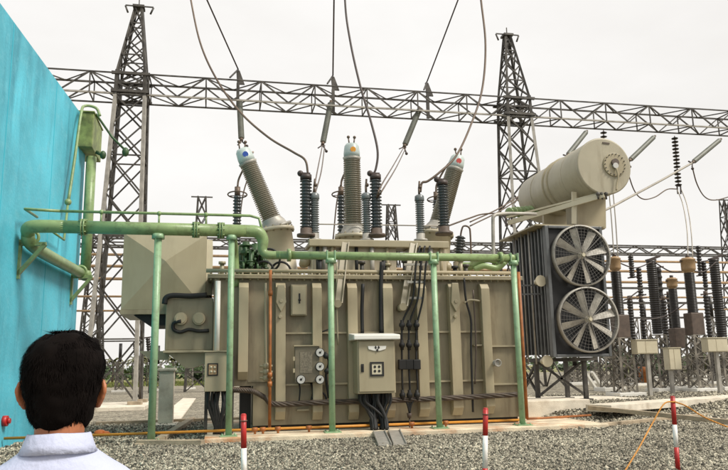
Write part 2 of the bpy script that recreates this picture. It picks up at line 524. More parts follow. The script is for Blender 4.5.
# the diagonal path left of the transformer and the kerbs of the gravel pit
pth = MB().prism([P(150, 425, Z=0.05), P(176, 425, Z=0.05), P(196, 398, Z=0.05), P(183, 398, Z=0.05)], (0, 0, -0.2)).build('concrete_path', M['concrete'])
pth['kind'] = 'structure'
for a, b, w, h in (((138, 443), (203, 443), 0.22, 0.10), ((96, 424), (240, 419), 0.3, 0.10), ((160, 441), (192, 420), 0.2, 0.13), ((598, 426), (745, 412), 0.2, 0.1)):
    p, q = P(a[0], a[1], Z=0.05), P(b[0], b[1], Z=0.05)
    k = MB().bar(p, q, w, h * 1.4).build('kerb', M['concrete_kerb'], None, 0.01); k['kind'] = 'structure'
p, q = P(589, 406, Z=0.5), P(745, 419, Z=0.3)
p.z = 0.46; q.z = 0.2
k = MB().bar(p, q, 0.14, 0.11).build('kerb', M['concrete_kerb'], None, 0.01); k['kind'] = 'structure'
p, q = P(598, 404, Z=0.5), P(745, 394, Z=0.5)
p.z = q.z = 0.38
k = MB().bar(p, q, 0.9, 0.2).build('concrete_path', M['concrete'], None, 0.01); k['kind'] = 'structure'
stones()

# ------------------------------------------------------------------ turquoise wall, its box and brackets
A = P(70, 428.5, Z=0)
rv = CAM_R @ Vector(((268 - W / 2) / FPX, -(369 - H / 2) / FPX, -1))
wdir = Vector((rv.x, rv.y, 0)).normalized()          # along the wall, away from the camera
wn = Vector((wdir.y, -wdir.x, 0))                    # out of its visible face, to the right
wtop = P(86, 122, Y=A.y).z
B = A - wdir * 21.5
t = thing('boundary_wall', 'tall turquoise painted concrete fire wall at the left edge', 'wall', A)
w = MB().prism([B, A, A + Vector((0, 0, wtop)), B + Vector((0, 0, wtop))], -wn * 0.45)
w.build('wall_panel', M['wall'], t)
j = MB()
for d in (3.4, 6.9, 10.4, 13.9):
    c = A - wdir * d
    j.bar(c + wn * 0.002 + Vector((0, 0, 0)), c + wn * 0.002 + Vector((0, 0, wtop - 0.01)), 0.035, 0.012, up=wn)
j.build('panel_joint', mat('wall_joint_paint', (0.05, 0.43, 0.54), 0.7), t)
YW = A.y


def wallx(Y):          # x of the wall's face at depth Y
    return A.x + (Y - A.y) * wdir.x / wdir.y


def on_wall(px, py, off):
    r = CAM_R @ Vector(((px - W / 2) / FPX, -(py - H / 2) / FPX, -1))
    return CAM_O + r * ((A + wn * off - CAM_O).dot(wn) / r.dot(wn))

# ------------------------------------------------------------------ green water pipe
PY = 17.7
t = thing('fire_water_pipe', 'pale green water pipe on slender posts running along the front of the transformer', 'pipe', (0, PY, 0.12))
main0, main1 = P(30, 226, Y=PY), P(246, 231, Y=PY)
mr = 0.157
zl = P(390, 256.5, Y=PY).z
wall_pt = Vector((wallx(PY) + 0.24, PY, main0.z))
far = P(79, 259, Y=YW - 0.6)
dn = Vector((wallx(far.y) + 0.26, far.y, main0.z - 0.42))
# run along the wall, elbow, long horizontal run, elbow down to the lower run
el = MB()
pts = [dn, wall_pt + wdir * 1.0 + Vector((0, 0, -0.36)), wall_pt + wdir * 0.35 + Vector((0, 0, -0.1)), wall_pt + wdir * 0.1 + Vector((0.12, 0, -0.01)),
       wall_pt + Vector((0.45, 0, 0)), wall_pt + Vector((0.9, 0, 0))]
el.tube(spline(pts, 6), mr, 20)
el.build('elbow', M['green'], t)
MB().cyl(wall_pt + Vector((0.85, 0, 0)), main1, mr, n=20).build('main_pipe', M['green'], t)
low0 = Vector((P(276, 253, Y=PY).x, PY, zl)); low1 = Vector((P(511, 257.5, Y=PY).x, PY, zl))
lr = 0.105
rr_ = []
pe = spline([main1 - Vector((0.05, 0, 0)), main1 + Vector((0.28, 0.02, -0.02)), main1 + Vector((0.42, 0.06, -0.2)), Vector((main1.x + 0.42, PY + 0.06, zl + 0.12)),
             Vector((main1.x + 0.55, PY + 0.02, zl)), low0 + Vector((0.1, 0, 0))], 6)
for i in range(len(pe)): rr_.append(mr + (lr - mr) * smooth(0.25, 0.75, i / (len(pe) - 1)))
MB().tube(pe, rr_, 18).build('elbow', M['green'], t)
MB().cyl(low0, low1, lr, n=16).ball(low1, lr * 1.02, sc=(1.4, 1, 1)).build('lower_pipe', M['green'], t)
for px, big in ((83, 1), (196, 1), (221, 1)):
    c = Vector((P(px, 229, Y=PY).x, PY, main0.z + (main1.z - main0.z) * (px - 30) / 216))
    f = MB().cyl(c - Vector((0.05, 0, 0)), c - Vector((0.01, 0, 0)), mr * 1.3, n=20).cyl(c + Vector((0.01, 0, 0)), c + Vector((0.05, 0, 0)), mr * 1.3, n=20)
    for k in range(8):
        a = k * math.pi / 4
        e = c + Vector((0, math.cos(a) * mr * 1.16, math.sin(a) * mr * 1.16))
        f.cyl(e - Vector((0.09, 0, 0)), e + Vector((0.09, 0, 0)), 0.018, n=6)
    f.build('flange', M['green'], t)
for px in (289, 500):
    c = Vector((P(px, 254, Y=PY).x, PY, zl))
    MB().cyl(c - Vector((0.045, 0, 0)), c + Vector((0.045, 0, 0)), lr * 1.55, n=18).build('flange', M['green'], t)
# thin pipe above the main run, with stand-offs
tz = P(140, 213, Y=PY).z
tp = [on_wall(37, 217, 0.15), P(25, 209, Y=PY), Vector((P(60, 211, Y=PY).x, PY, tz)), Vector((P(160, 213, Y=PY).x, PY, tz)), Vector((P(250, 215, Y=PY).x, PY, tz)),
      Vector((P(259, 218, Y=PY).x, PY, tz - 0.06)), Vector((P(261, 226, Y=PY).x, PY, tz - 0.25)), Vector((P(262, 236, Y=PY).x, PY, main1.z))]
mbx = MB()
mbx.tube([tp[0], tp[1], tp[2]], 0.035, 8)
mbx.tube([tp[2], tp[3], tp[4], tp[5], tp[6], tp[7]], 0.035, 8)
mbx.build('thin_pipe', M['green'], t)
for px in (101, 159, 206):
    x = P(px, 220, Y=PY).x
    MB().cyl((x, PY, main0.z), (x, PY, tz), 0.024, n=8).ball((x, PY, tz), 0.06, 8, 6).build('standoff', M['green'], t)
# posts
for px, fy, pzt in ((154.5, 438, 1), (230, 436, 1), (331.5, 433, 0), (436.5, 430, 0), (518, 425, 0)):
    foot = 0.12 if px > 200 else 0.06
    x = P(px, 345, Y=PY).x
    top = (main0.z if pzt else zl)
    pr = 0.078 if px > 200 else 0.088
    s = MB().cyl((x, PY, foot), (x, PY, top - (mr if pzt else lr) * 0.6), pr, n=14)
    s.cyl((x, PY, top - (mr + 0.1 if pzt else lr + 0.09)), (x, PY, top - (mr - 0.02 if pzt else lr - 0.03)), pr * 1.75, n=14)
    po = s.build('support_post', M['green_post'], t)
    b = MB().box((x - 0.2, PY - 0.2, foot), (x + 0.2, PY + 0.2, foot + 0.025))
    for dx in (-0.15, 0.15):
        for dy in (-0.15, 0.15): b.cyl((x + dx, PY + dy, foot + 0.02), (x + dx, PY + dy, foot + 0.06), 0.02, n=6)
    b.build('base_plate', M['green_post'], po)
    if not pzt:
        for dx in (-0.1, 0.1): MB().box((x + dx - 0.02, PY - lr - 0.02, zl - lr - 0.02), (x + dx + 0.02, PY + lr + 0.02, zl + lr + 0.02)).build('pipe_clamp', M['green_post'], t, 0.015)
slab('post_footing', P(138, 440, Z=0.06).x, P(200, 440, Z=0.06).x, PY - 0.25, PY + 0.3, -0.2, 0.06, M['concrete_kerb'])
# second branch dropping behind the second post
b2 = MB()
x2 = P(232, 260, Y=PY + 0.9).x
b2.tube(spline([(x2 - 0.05, PY + 0.1, main1.z - 0.05), (x2, PY + 0.45, main1.z - 0.2), (x2 + 0.05, PY + 0.9, main1.z - 0.5), (x2 + 0.1, PY + 0.95, zl - 0.7)], 6), 0.12, 14)
b2.build('branch_pipe', M['green'], t)
# riser at the wall's far end
xr, yr = wallx(YW - 0.35) + 0.3, YW - 0.45
boxb = P(92, 157, Y=yr).z
MB().tube([(xr, yr, dn.z - 0.06), (xr, yr, boxb)], 0.155, 18).build('riser_pipe', M['green'], t)
MB().tube([dn, (xr, yr, dn.z)], 0.155, 14).ball((xr, yr, dn.z), 0.2).build('elbow', M['green'], t)
for d in (0.55, far.y - PY - 0.2):
    c = wall_pt + wdir * d
    c = Vector((wallx(c.y), c.y, dn.z - 0.12 + 0.2 * (d < 1)))
    b = MB().bar(c, c + wn * 0.62, 0.09, 0.09).bar(c + Vector((0, 0, -0.75)), c + wn * 0.6, 0.09, 0.09).bar(c + Vector((0, 0, 0.1)) + wn * 0.03, c + Vector((0, 0, -0.85)) + wn * 0.03, 0.09, 0.06, up=wn)
    b.build('wall_bracket', M['green'], t)
    MB().ring(c + wn * 0.26 + Vector((0, 0, 0.16)), wdir, mr * 1.1, 0.04, 18, 6).build('pipe_clamp', M['green'], t)
# thin instrument pipe beside the riser
q = [P(100, 116, Y=yr - 0.7), P(96, 108, Y=yr - 0.7), P(85, 106, Y=yr - 0.7), on_wall(81, 114, 0.2), on_wall(74.5, 160, 0.2), on_wall(68, 203, 0.2)]
MB().tube(spline(q, 5), 0.045, 8).build('thin_riser', M['green'], t)
q = [on_wall(68, 202, 0.2), on_wall(64, 240, 0.2), on_wall(53, 232, 0.2)]
MB().tube(q, 0.035, 8).ball(q[0], 0.1).build('thin_riser', M['green'], t)

c = P(87, 130, Y=yr - 0.3)
t = thing('wall_box', 'weathered green metal box high at the end of the turquoise wall', 'box', (c.x, yr, P(92, 157, Y=yr).z))
z0, z1 = P(80, 147, Y=yr - 0.4).z, P(88, 113, Y=yr - 0.4).z
x0, x1 = P(74, 130, Y=yr - 0.45).x, P(93, 130, Y=yr - 0.45).x
MB().box((x0, yr - 0.45, z0), (x1, yr + 1.3, z1)).build('body', M['green_box'], t, 0.02)
MB().box((x0 - 0.03, yr - 0.49, z1 + 0.002), (x1 + 0.03, yr + 1.35, z1 + 0.05)).build('lid', M['green_box'], t, 0.01)
MB().tube([P(96, 114, Y=yr - 0.2), P(112, 137, Y=yr - 0.2), P(127, 152, Y=yr - 0.2)], 0.04, 6).build('spray_arm', M['green_dark'], t)
MB().ball(P(125.5, 152, Y=yr - 0.2), 0.11, sc=(1, 1, 1.4)).build('spray_nozzle', M['green_dark'], t)
MB().ball(P(103, 155, Y=yr - 0.2), 0.1, sc=(1, 1, 1.4)).cyl(P(96, 152, Y=yr - 0.2), P(103, 155, Y=yr - 0.2), 0.06).build('spray_nozzle', M['green_dark'], t)

# ------------------------------------------------------------------ transformer tank
TY, TB = 18.6, 22.4            # front and back of the tank shell
XL, XR = P(213, 330, Y=TY).x, P(518.5, 330, Y=TY).x
ZR = P(365, 280, Y=TY).z       # rim
XM = P(253, 400, Y=TY).x       # left edge of the lower tank
ZM = P(245, 386, Y=TY).z
t = thing('power_transformer', 'big tan power transformer tank ribbed with upright stiffeners on a concrete pad', 'transformer', ((XL + XR) / 2, 20.5, 0.12))
TR = t
w = MB()
w.prism([(XL, TY, ZR), (XR, TY, ZR), (XR, TY, 0.27), (XM, TY, 0.27), (XM, TY, ZM), (XL, TY, ZM)], (0, TB - TY, 0))
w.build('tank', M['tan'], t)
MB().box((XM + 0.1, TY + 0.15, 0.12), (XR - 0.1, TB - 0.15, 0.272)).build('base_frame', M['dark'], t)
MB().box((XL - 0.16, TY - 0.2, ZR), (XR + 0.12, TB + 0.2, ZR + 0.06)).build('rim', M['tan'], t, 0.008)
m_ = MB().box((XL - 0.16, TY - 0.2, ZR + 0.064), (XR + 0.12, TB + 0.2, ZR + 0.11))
m_.build('cover', M['tan_pale_lit'], t, 0.008)
bl = MB()
k = XL - 0.08
while k < XR + 0.05:
    bl.cyl((k, TY - 0.13, ZR - 0.05), (k, TY - 0.13, ZR + 0.16), 0.028, n=6); k += 0.2
bl = bl.build('rim_bolts', M['tan'], t); bl['kind'] = 'stuff'
SX = [(238, 248, 380), (275.5, 285.5, 420), (312.5, 322, 420), (348, 358, 420), (384, 394, 418), (418, 428, 417), (451, 461, 415.5), (483.5, 492, 414)]
sx = []
for a, b, yb in SX:
    x0, x1 = P(a, 350, Y=TY - 0.2).x, P(b, 350, Y=TY - 0.2).x
    zt, zb = ZR - 0.1, P((a + b) / 2, yb, Y=TY - 0.2).z
    m_ = MB().prism([(x0, TY - 0.004, zt), (x0, TY - 0.13, zt), (x0, TY - 0.24, zt - 0.14), (x0, TY - 0.24, zb + 0.2), (x0, TY - 0.1, zb), (x0, TY - 0.004, zb)], (x1 - x0, 0, 0))
    m_.build('stiffener', M['tan_pale_lit'], t, 0.012)
    sx.append((x0, x1))
# thin edge plates beside the tank corners
for x in (XL + 0.02, XR - 0.1):
    MB().box((x, TY - 0.12, ZM if x < 2 else 0.4), (x + 0.07, TY - 0.003, ZR - 0.003)).build('corner_plate', M['tan'], t)
# horizontal ribs of each bay
def rib(x0, x1, z, m, d=0.1, hgt=0.045):
    MB().box((x0 + 0.004, TY - d, z - hgt / 2), (x1 - 0.004, TY - 0.002, z + hgt / 2)).build('rib', m, t)
for i in range(1, 7):
    x0, x1 = sx[i][1], sx[i + 1][0]
    rib(x0, x1, P(365, 332.5, Y=TY - 0.1).z, M['tan_pale_lit'])
    rib(x0, x1, P(365, 383, Y=TY - 0.1).z, M['tan_pale_lit'])
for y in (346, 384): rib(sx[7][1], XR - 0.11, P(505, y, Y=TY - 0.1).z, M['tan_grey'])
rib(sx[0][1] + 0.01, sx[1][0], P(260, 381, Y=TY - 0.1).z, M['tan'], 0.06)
# rail pipe above the rim
rz = P(365, 272, Y=TY - 0.1).z
rl = MB().cyl((XL - 0.2, TY - 0.1, rz), (XR - 0.1, TY - 0.1, rz), 0.055, n=10)
rl.build('top_rail', M['tan_pale_lit'], t)
for px in (226, 262, 300, 345, 392, 430, 470, 508):
    x = P(px, 275, Y=TY - 0.1).x
    MB().cyl((x, TY - 0.1, ZR + 0.1), (x, TY - 0.1, rz), 0.035, n=8).build('rail_support', M['tan'], t)
# lifting lugs on the stiffeners
for a, yt, yb in ((281, 285, 312), (455.5, 283, 312)):
    x = P(a, 300, Y=TY - 0.3).x; z0, z1 = P(a, yb, Y=TY - 0.3).z, P(a, yt, Y=TY - 0.3).z
    m_ = MB().prism([(x - 0.09, TY - 0.243, z1), (x + 0.09, TY - 0.243, z1), (x + 0.13, TY - 0.243, z0 + 0.25), (x, TY - 0.243, z0), (x - 0.13, TY - 0.243, z0 + 0.25)], (0, -0.09, 0))
    m_.cyl((x, TY - 0.36, z0 + 0.28), (x, TY - 0.24, z0 + 0.28), 0.05).cyl((x - 0.02, TY - 0.32, z0 - 0.12), (x - 0.02, TY - 0.24, z0 - 0.12), 0.045)
    m_.build('lifting_lug', M['tan_grey'], t, 0.01)
# little base shelves
for a, b, yy in ((297, 309, 411), (441, 452, 401), (474, 482, 346)):
    x0, x1 = P(a, yy, Y=TY - 0.15).x, P(b, yy, Y=TY - 0.15).x; z = P(a, yy, Y=TY - 0.15).z
    MB().box((x0, TY - 0.16, z), (x1, TY - 0.004, z + 0.04)).build('bracket', M['tan_grey'], t)
x = P(496, 363, Y=TY - 0.3).x; z = P(496, 363, Y=TY - 0.3).z
MB().cyl((x - 0.18, TY - 0.15, z), (x + 0.12, TY - 0.2, z), 0.04).cyl((x, TY - 0.36, z), (x, TY, z), 0.08).ring((x + 0.02, TY - 0.38, z), (0, 1, 0), 0.09, 0.02, 16).build('drain_valve', M['steel_light'], t)

# bushing turrets and the terminal box on the cover
ZC = ZR + 0.11
def turret(px, pyt, Yt, r, lean, name='turret'):
    top = P(px, pyt, Y=Yt)
    base = Vector((top.x - lean * (top.z - ZC), Yt, ZC))
    ax = (top - base).normalized()
    ln = (top - base).length
    m_ = MB().lathe(base, ax, [(0, r * 1.12), (0.08, r * 1.12), (0.081, r), (ln - 0.1, r * 0.96), (ln - 0.099, r * 1.12), (ln, r * 1.12)], 32)
    o = m_.build(name, M['turret'], t)
    b = MB()
    for k in range(14):
        th = 2 * math.pi * k / 14
        u = ax.cross(Vector((0, 1, 0))).normalized(); v = ax.cross(u)
        c = top + (u * math.cos(th) + v * math.sin(th)) * r * 1.03
        b.cyl(c - ax * 0.14, c + ax * 0.05, 0.028, n=6)
    bo = b.build('flange_bolts', M['tan'], o); bo['kind'] = 'stuff'
    return top, ax
HV_Y = 21.0
tops = [turret(275.5, 229, HV_Y, 0.5, -0.13), turret(353.5, 236, HV_Y, 0.52, 0.0), turret(436, 233, HV_Y, 0.5, 0.13)]
# inspection blisters on turret sides
for px, py in ((305, 262), (357, 268), (447, 267)):
    c = P(px, py, Y=20.0)
    MB().ball(c, 0.16).cyl(c + Vector((0, 0.4, 0)), c, 0.13).build('inspection_dome', M['tan_grey'], t)
x0, x1 = P(309, 242, Y=19.3).x, P(449, 242, Y=19.3).x
zb0, zb1 = P(380, 247, Y=19.3).z, P(380, 240, Y=19.3).z
MB().box((x0, 19.3, zb0), (x1, 19.5, zb1)).build('bushing_beam', M['tan_grey'], t, 0.02)
MB().box((x0 + 0.05, 19.502, zb1 - 0.1), (x1 - 0.05, 20.6, zb1 - 0.02)).build('bushing_shelf', M['tan'], t)
for a, b in ((312, 336), (345, 396), (412, 446)):
    xa, xb = P(a, 260, Y=19.6).x, P(b, 260, Y=19.6).x
    MB().box((xa, 19.55, ZC), (xb, 20.6, zb1 - 0.104)).build('terminal_box', M['turret'], t, 0.02)
    for k in range(3):
        xx = xa + (xb - xa) * (0.2 + 0.3 * k)
        MB().cyl((xx, 19.42, ZC), (xx, 19.42, zb0), 0.05 + 0.02 * (k % 2), n=10).build('conduit', (M['dark'], M['steel_light'], M['tan_pale_lit'])[k], t)
# slanting brace plates from the bushing beam down across the rim
for (a, b) in (((345, 243), (338, 304)), ((413, 244), (403, 307))):
    p, q = P(a[0], a[1], Y=18.9), P(b[0], b[1], Y=18.15)
    MB().bar(p, q, 0.17, 0.07, up=(0, 1, 0)).bar(p + Vector((0.09, -0.05, 0)), q + Vector((0.09, -0.05, 0)), 0.03, 0.1, up=(0, 1, 0)).build('brace', M['tan'], t)
    MB().cyl(q + Vector((-0.02, -0.1, 0.0)), q + Vector((0.02, 0.42, 0)), 0.1).build('brace_foot', M['tan'], t)
# cable ladder of three lines with rungs
for y, a, b in ((264.5, 404, 428), (282, 407, 425), (298, 407, 422)):
    p, q = P(a, y, Y=18.25), P(b, y, Y=18.25)
    MB().bar(p, q, 0.05, 0.06).build('cable_rung', M['steel_light'], t)
CABX = []
for k, (x1_, x2_) in enumerate(((402, 418), (409, 423), (416.5, 428))):
    pts = [P(x2_ + 2, 246, Y=18.3), P(x2_ - 2, 265, Y=18.22), P(x2_ - 5, 298, Y=18.2), P(x1_ + 2, 318, Y=18.25), P(x1_, 330, Y=18.28), P(x1_, 365, Y=18.28), P(x1_ + 1, 392, Y=18.28), P(409.5 + (k - 1) * 2, 404, Y=18.28), P(409.5, 412 + k, Y=18.28)]
    MB().tube(spline(pts, 5), 0.028, 7).build('cable', M['dark'], t)
    for y in (325, 345, 395):
        c = P(x1_ + (0.5 if y > 390 else 0), y, Y=18.27)
        MB().ball(c, 0.085, 10, 7).cyl(c - Vector((0, 0, 0.13)), c + Vector((0, 0, 0.13)), 0.045).build('cable_gland', M['dark'], t)
    c = P(x1_, 364.5, Y=18.27)
    MB().box(c - Vector((0.1, 0.07, 0.13)), c + Vector((0.1, 0.07, 0.13))).build('cable_joint', M['dark'], t, 0.02)
c = P(409.5, 417, Y=18.28)
MB().cyl(c + Vector((0, 0, 0.1)), c - Vector((0, 0, 0.02)), 0.07, 0.05).cyl(c, c - Vector((0, 0, 0.45)), 0.02).build('cable_gland', M['brown_box'], t)
# bound cable bundle along the foot of the tank
pts = [P(228, 389, Y=18.3), P(238, 390, Y=18.3), P(252, 391, Y=18.3), P(264, 397, Y=18.3), P(275, 404, Y=18.3), P(320, 402.5, Y=18.3), P(400, 400, Y=18.3), P(460, 397.5, Y=18.3), P(517, 394.5, Y=18.3)]
pts = spline(pts, 14)
bu = MB()
for k in range(5):
    a = 2 * math.pi * k / 5
    bu.tube([p + Vector((0, math.cos(a + i * 0.5) * 0.04, math.sin(a + i * 0.5) * 0.045)) for i, p in enumerate(pts)], 0.03, 6)
bu.build('cable_bundle', mat('bundled_cable', (0.06, 0.042, 0.028), 0.6, var=0.3, vscale=7), t)
# upright cables and conduits on the face
def face_line(pts, r, m, name='conduit', Y=18.42):
    MB().tube(spline([P(x, y, Y=Y) for x, y in pts], 5), r, 7).build(name, m, t)
face_line([(337, 262), (336.5, 300), (338, 345)], 0.022, M['tan_grey'])
face_line([(363, 284), (362, 310), (362.5, 334)], 0.05, M['dark'])
face_line([(382, 262), (381, 284), (381, 310), (381.5, 333)], 0.06, M['dark'])
face_line([(464, 278), (466, 300), (471, 320), (471, 345), (472, 380), (473, 412)], 0.03, M['dark'])
face_line([(473, 290), (475, 320), (476, 350), (475, 384)], 0.022, M['brown_box'])
face_line([(464, 303), (470, 300), (480, 301)], 0.03, M['tan_grey'])
face_line([(232, 300), (232, 380)], 0.02, M['tan'])
face_line([(317, 300), (319, 330), (330, 330), (333, 345)], 0.02, M['dark'])
face_line([(325, 352), (329, 362), (326, 376), (329, 398)], 0.035, M['dark'])
face_line([(311, 383), (313, 392), (311, 402)], 0.025, M['dark'])
face_line([(318, 383), (319, 390), (325, 395), (327, 402)], 0.025, M['dark'])
face_line([(299, 383), (300, 390), (299, 403)], 0.02, M['dark'])
face_line([(265.5, 283), (265.5, 330), (266, 372)], 0.03, M['tan_grey'], Y=18.3)
for y in (366, 372, 378):
    c = P(266, y, Y=18.3)
    MB().ball(c, 0.09, 10, 7).cyl(c - Vector((0.16, 0, 0)), c + Vector((0.16, 0, 0)), 0.03).build('valve', M['tan_grey'], t)
p, q = P(217.5, 281, Y=18.2), P(217.5, 352, Y=18.2)
q.x = p.x = P(217.5, 315, Y=18.2).x
MB().cyl(p, q, 0.065, n=12).build('conduit', M['white_paint'], t)
# dark green valve cluster and pipework at the cover's left end
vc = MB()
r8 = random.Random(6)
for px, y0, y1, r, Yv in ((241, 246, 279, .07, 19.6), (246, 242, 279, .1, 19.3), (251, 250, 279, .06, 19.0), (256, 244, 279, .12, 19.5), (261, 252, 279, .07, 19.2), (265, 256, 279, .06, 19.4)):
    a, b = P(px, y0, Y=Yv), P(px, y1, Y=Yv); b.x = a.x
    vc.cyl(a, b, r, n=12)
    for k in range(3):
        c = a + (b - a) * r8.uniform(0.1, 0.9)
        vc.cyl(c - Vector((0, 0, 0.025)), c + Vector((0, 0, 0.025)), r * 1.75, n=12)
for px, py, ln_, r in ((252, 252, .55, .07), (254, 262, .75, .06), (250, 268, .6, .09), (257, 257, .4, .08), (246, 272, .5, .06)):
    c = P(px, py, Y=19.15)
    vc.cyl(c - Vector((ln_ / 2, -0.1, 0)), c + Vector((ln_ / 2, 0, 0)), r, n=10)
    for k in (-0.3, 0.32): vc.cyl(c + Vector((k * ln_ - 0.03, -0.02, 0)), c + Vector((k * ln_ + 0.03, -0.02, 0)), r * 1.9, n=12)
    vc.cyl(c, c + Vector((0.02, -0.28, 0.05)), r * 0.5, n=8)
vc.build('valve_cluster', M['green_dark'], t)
for px, py, rr in ((269, 260, 0.3), (264, 271, 0.26), (281, 272, 0.27)):
    MB().ring(P(px, py, Y=19.0), (0.35, 1, 0.2), rr, 0.03, 22).build('handwheel', M['dark'], t)
gp = [P(459, 266, Y=20.6), P(471, 266, Y=20.4), P(478, 261, Y=20.3), P(487, 258.5, Y=20.2), P(496, 260, Y=20.2), P(500, 262, Y=20.2), P(509, 258, Y=20.2)]
MB().tube(spline(gp, 5), 0.13, 12).build('oil_pipe', M['green'], t)
gp = [P(474, 270, Y=20.2), P(484, 266, Y=20.1), P(497, 268, Y=20.1), P(505, 262, Y=20.0)]
MB().tube(spline(gp, 5), 0.09, 10).build('oil_pipe', M['green'], t)
gp = [P(494, 280, Y=20.4), P(493, 225, Y=20.4), P(494, 216, Y=20.4), P(500, 214, Y=20.5), P(512, 213.5, Y=20.7), P(536, 214, Y=21.0)]
MB().tube(spline(gp, 4), 0.055, 10).build('vent_pipe', M['steel_light'], t)
c = P(399, 257, Y=18.9)
MB().box(c - Vector((0.04, 0, 0)), c + Vector((0.05, 0.05, 0.1))).build('lamp', M['orange_plastic'], t)
# small clutter along the cover
for i, (px, hgt) in enumerate(((222, .35), (232, .22), (320, .5), (329, .65), (362, .4), (384, .55), (388, .35), (405, .45), (455, .3), (461, .5), (466, .35))):
    x = P(px, 272, Y=19.1).x
    m_ = MB().cyl((x, 19.1, ZC), (x, 19.1, ZC + hgt), 0.06, n=10).cyl((x, 19.1, ZC + hgt), (x, 19.1, ZC + hgt + 0.07), 0.1, n=10)
    m_.build('valve_stub', (M['tan_grey'], M['steel'], M['dark'])[i % 3], t)

# ------------------------------------------------------------------ high voltage bushings
def sheds(m_, p, ax, l0, l1, n, ro, ri, taper=1.0, nn=22):
    prof = []
    st = (l1 - l0) / n
    for k in range(n):
        a = l0 + k * st; f = 1 + (taper - 1) * (k / n)
        prof += [(a, ri * f), (a + st * 0.25, ri * f), (a + st * 0.42, ro * f), (a + st * 0.55, ro * f), (a + st * 0.85, ri * f)]
    prof.append((l1, ri * taper))
    m_.lathe(p, ax, prof, nn)
def hv_bushing(base, tip, side, label, dot):
    t = thing('high_voltage_bushing', label, 'bushing', base, 'high voltage bushings on the transformer')
    ax = (tip - base).normalized(); Lh = (tip - base).length
    MB().lathe(base, ax, [(-0.02, 0.52), (0.06, 0.52), (0.061, 0.4), (0.2, 0.36), (0.3, 0.3), (0.34, 0.3)], 24).build('flange', M['steel_light'], t)
    m_ = MB(); sheds(m_, base, ax, 0.34, Lh - 0.52, 30, 0.3, 0.235, 0.88); m_.build('porcelain', M['porcelain_tan'], t)
    MB().lathe(base, ax, [(Lh - 0.53, 0.25), (Lh - 0.44, 0.285), (Lh - 0.43, 0.24)], 22).build('collar', M['steel_light'], t)
    h_ = MB().lathe(base, ax, [(Lh - 0.43, 0.25), (Lh - 0.3, 0.255), (Lh - 0.08, 0.225), (Lh, 0.17)], 24).build('head', M['head_pale'], t)
    c = base + ax * (Lh - 0.23)
    u = Vector((side, -1, 0)); u -= ax * u.dot(ax); u.normalize()
    MB().cyl(c + u * 0.18, c + u * 0.253, 0.085, n=18).build('phase_dot', dot, h_)
    e = base + ax * Lh
    for s in (-0.07, 0.07):
        MB().cyl(e + Vector((s, 0, -0.02)), e + Vector((s * 1.4, 0, 0.2)), 0.022).ball(e + Vector((s * 1.4, 0, 0.22)), 0.05).build('terminal', M['wire'], t)
    return t, e
hv = []
for (tp, ax), (hx, hy), lab, dot in zip(tops, ((242, 149), (351.5, 144), (458.5, 156)),
        ('leaning tan ribbed bushing with a blue dot on its pale head', 'upright tan ribbed bushing with an orange dot on its pale head', 'right leaning tan ribbed bushing with a red dot on its pale head'),
        (M['blue_dot'], M['orange_dot'], M['red_dot'])):
    tip = P(hx, hy, Y=HV_Y - 0.15)
    hv.append(hv_bushing(tp, tip, 0.0, lab, dot)[1])

# dark and grey post bushings of the lower voltage side
def lv(name, cat, px, y0, y1, Yp, r, m, label, group, head, nsh):
    p = P(px, y0, Y=Yp); q = P(px, y1, Y=Yp); p.x = q.x = (p.x + q.x) / 2
    t = thing(name, label, cat, p, group)
    Lh = q.z - p.z
    MB().lathe(p, (0, 0, 1), [(-0.02, r * 1.5), (0.05, r * 1.5), (0.051, r * 0.95), (0.22, r * 0.95)], 18).build('flange', M['brown_box'] if head == 'dark' else M['steel_light'], t)
    m_ = MB(); sheds(m_, p, (0, 0, 1), 0.22, Lh - 0.2, nsh, r, r * 0.68, nn=18); m_.build('porcelain', m, t)
    if head == 'dark':
        MB().cyl(q - Vector((0, 0, 0.2)), q - Vector((0, 0, 0.06)), r * 0.95).box(q - Vector((0.2, 0.06, 0.08)), q + Vector((0.12, 0.06, 0.0))).ball(q + Vector((-0.16, 0, -0.02)), 0.09).build('terminal', M['wire_dark'], t)
    else:
        MB().lathe(q - Vector((0, 0, 0.2)), (0, 0, 1), [(0, r * 0.9), (0.02, r * 1.08), (0.16, r * 1.02), (0.2, r * 0.6)], 18).build('cap', m, t)
        MB().cyl(q, q + Vector((0, 0, 0.22)), 0.035).ball(q + Vector((0.03, 0, 0.24)), 0.06).cyl(q + Vector((0, 0, 0.2)), q + Vector((0.02, 0, 0.42)), 0.03).build('terminal', M['wire'], t)
    return q
G1 = 'dark ribbed bushings on the transformer cover'
G2 = 'grey surge arresters beside the dark bushings'
LV = [lv('low_voltage_bushing', 'bushing', px, y0, y1, 19.7, 0.175, M['porcelain_grey'], lab, G1, 'dark', 15) for px, y0, y1, lab in (
    (306, 236, 173, 'dark ribbed bushing nearest the one with the blue dot'),
    (376, 236, 173, 'dark ribbed bushing just right of the one with the orange dot'),
    (443, 234, 179, 'dark ribbed bushing standing before the one with the red dot'))]
SA = [lv('surge_arrester', 'arrester', px, y0, y1, 19.75, 0.135, M['porcelain_mid'], lab, G2, 'grey', 15) for px, y0, y1, lab in (
    (314.5, 241, 193, 'slim blue grey arrester tucked beside the leftmost dark bushing'),
    (366.5, 241, 193, 'slim blue grey arrester left of the middle dark bushing'),
    (420, 241, 195, 'slim blue grey arrester standing alone between two dark bushings'))]
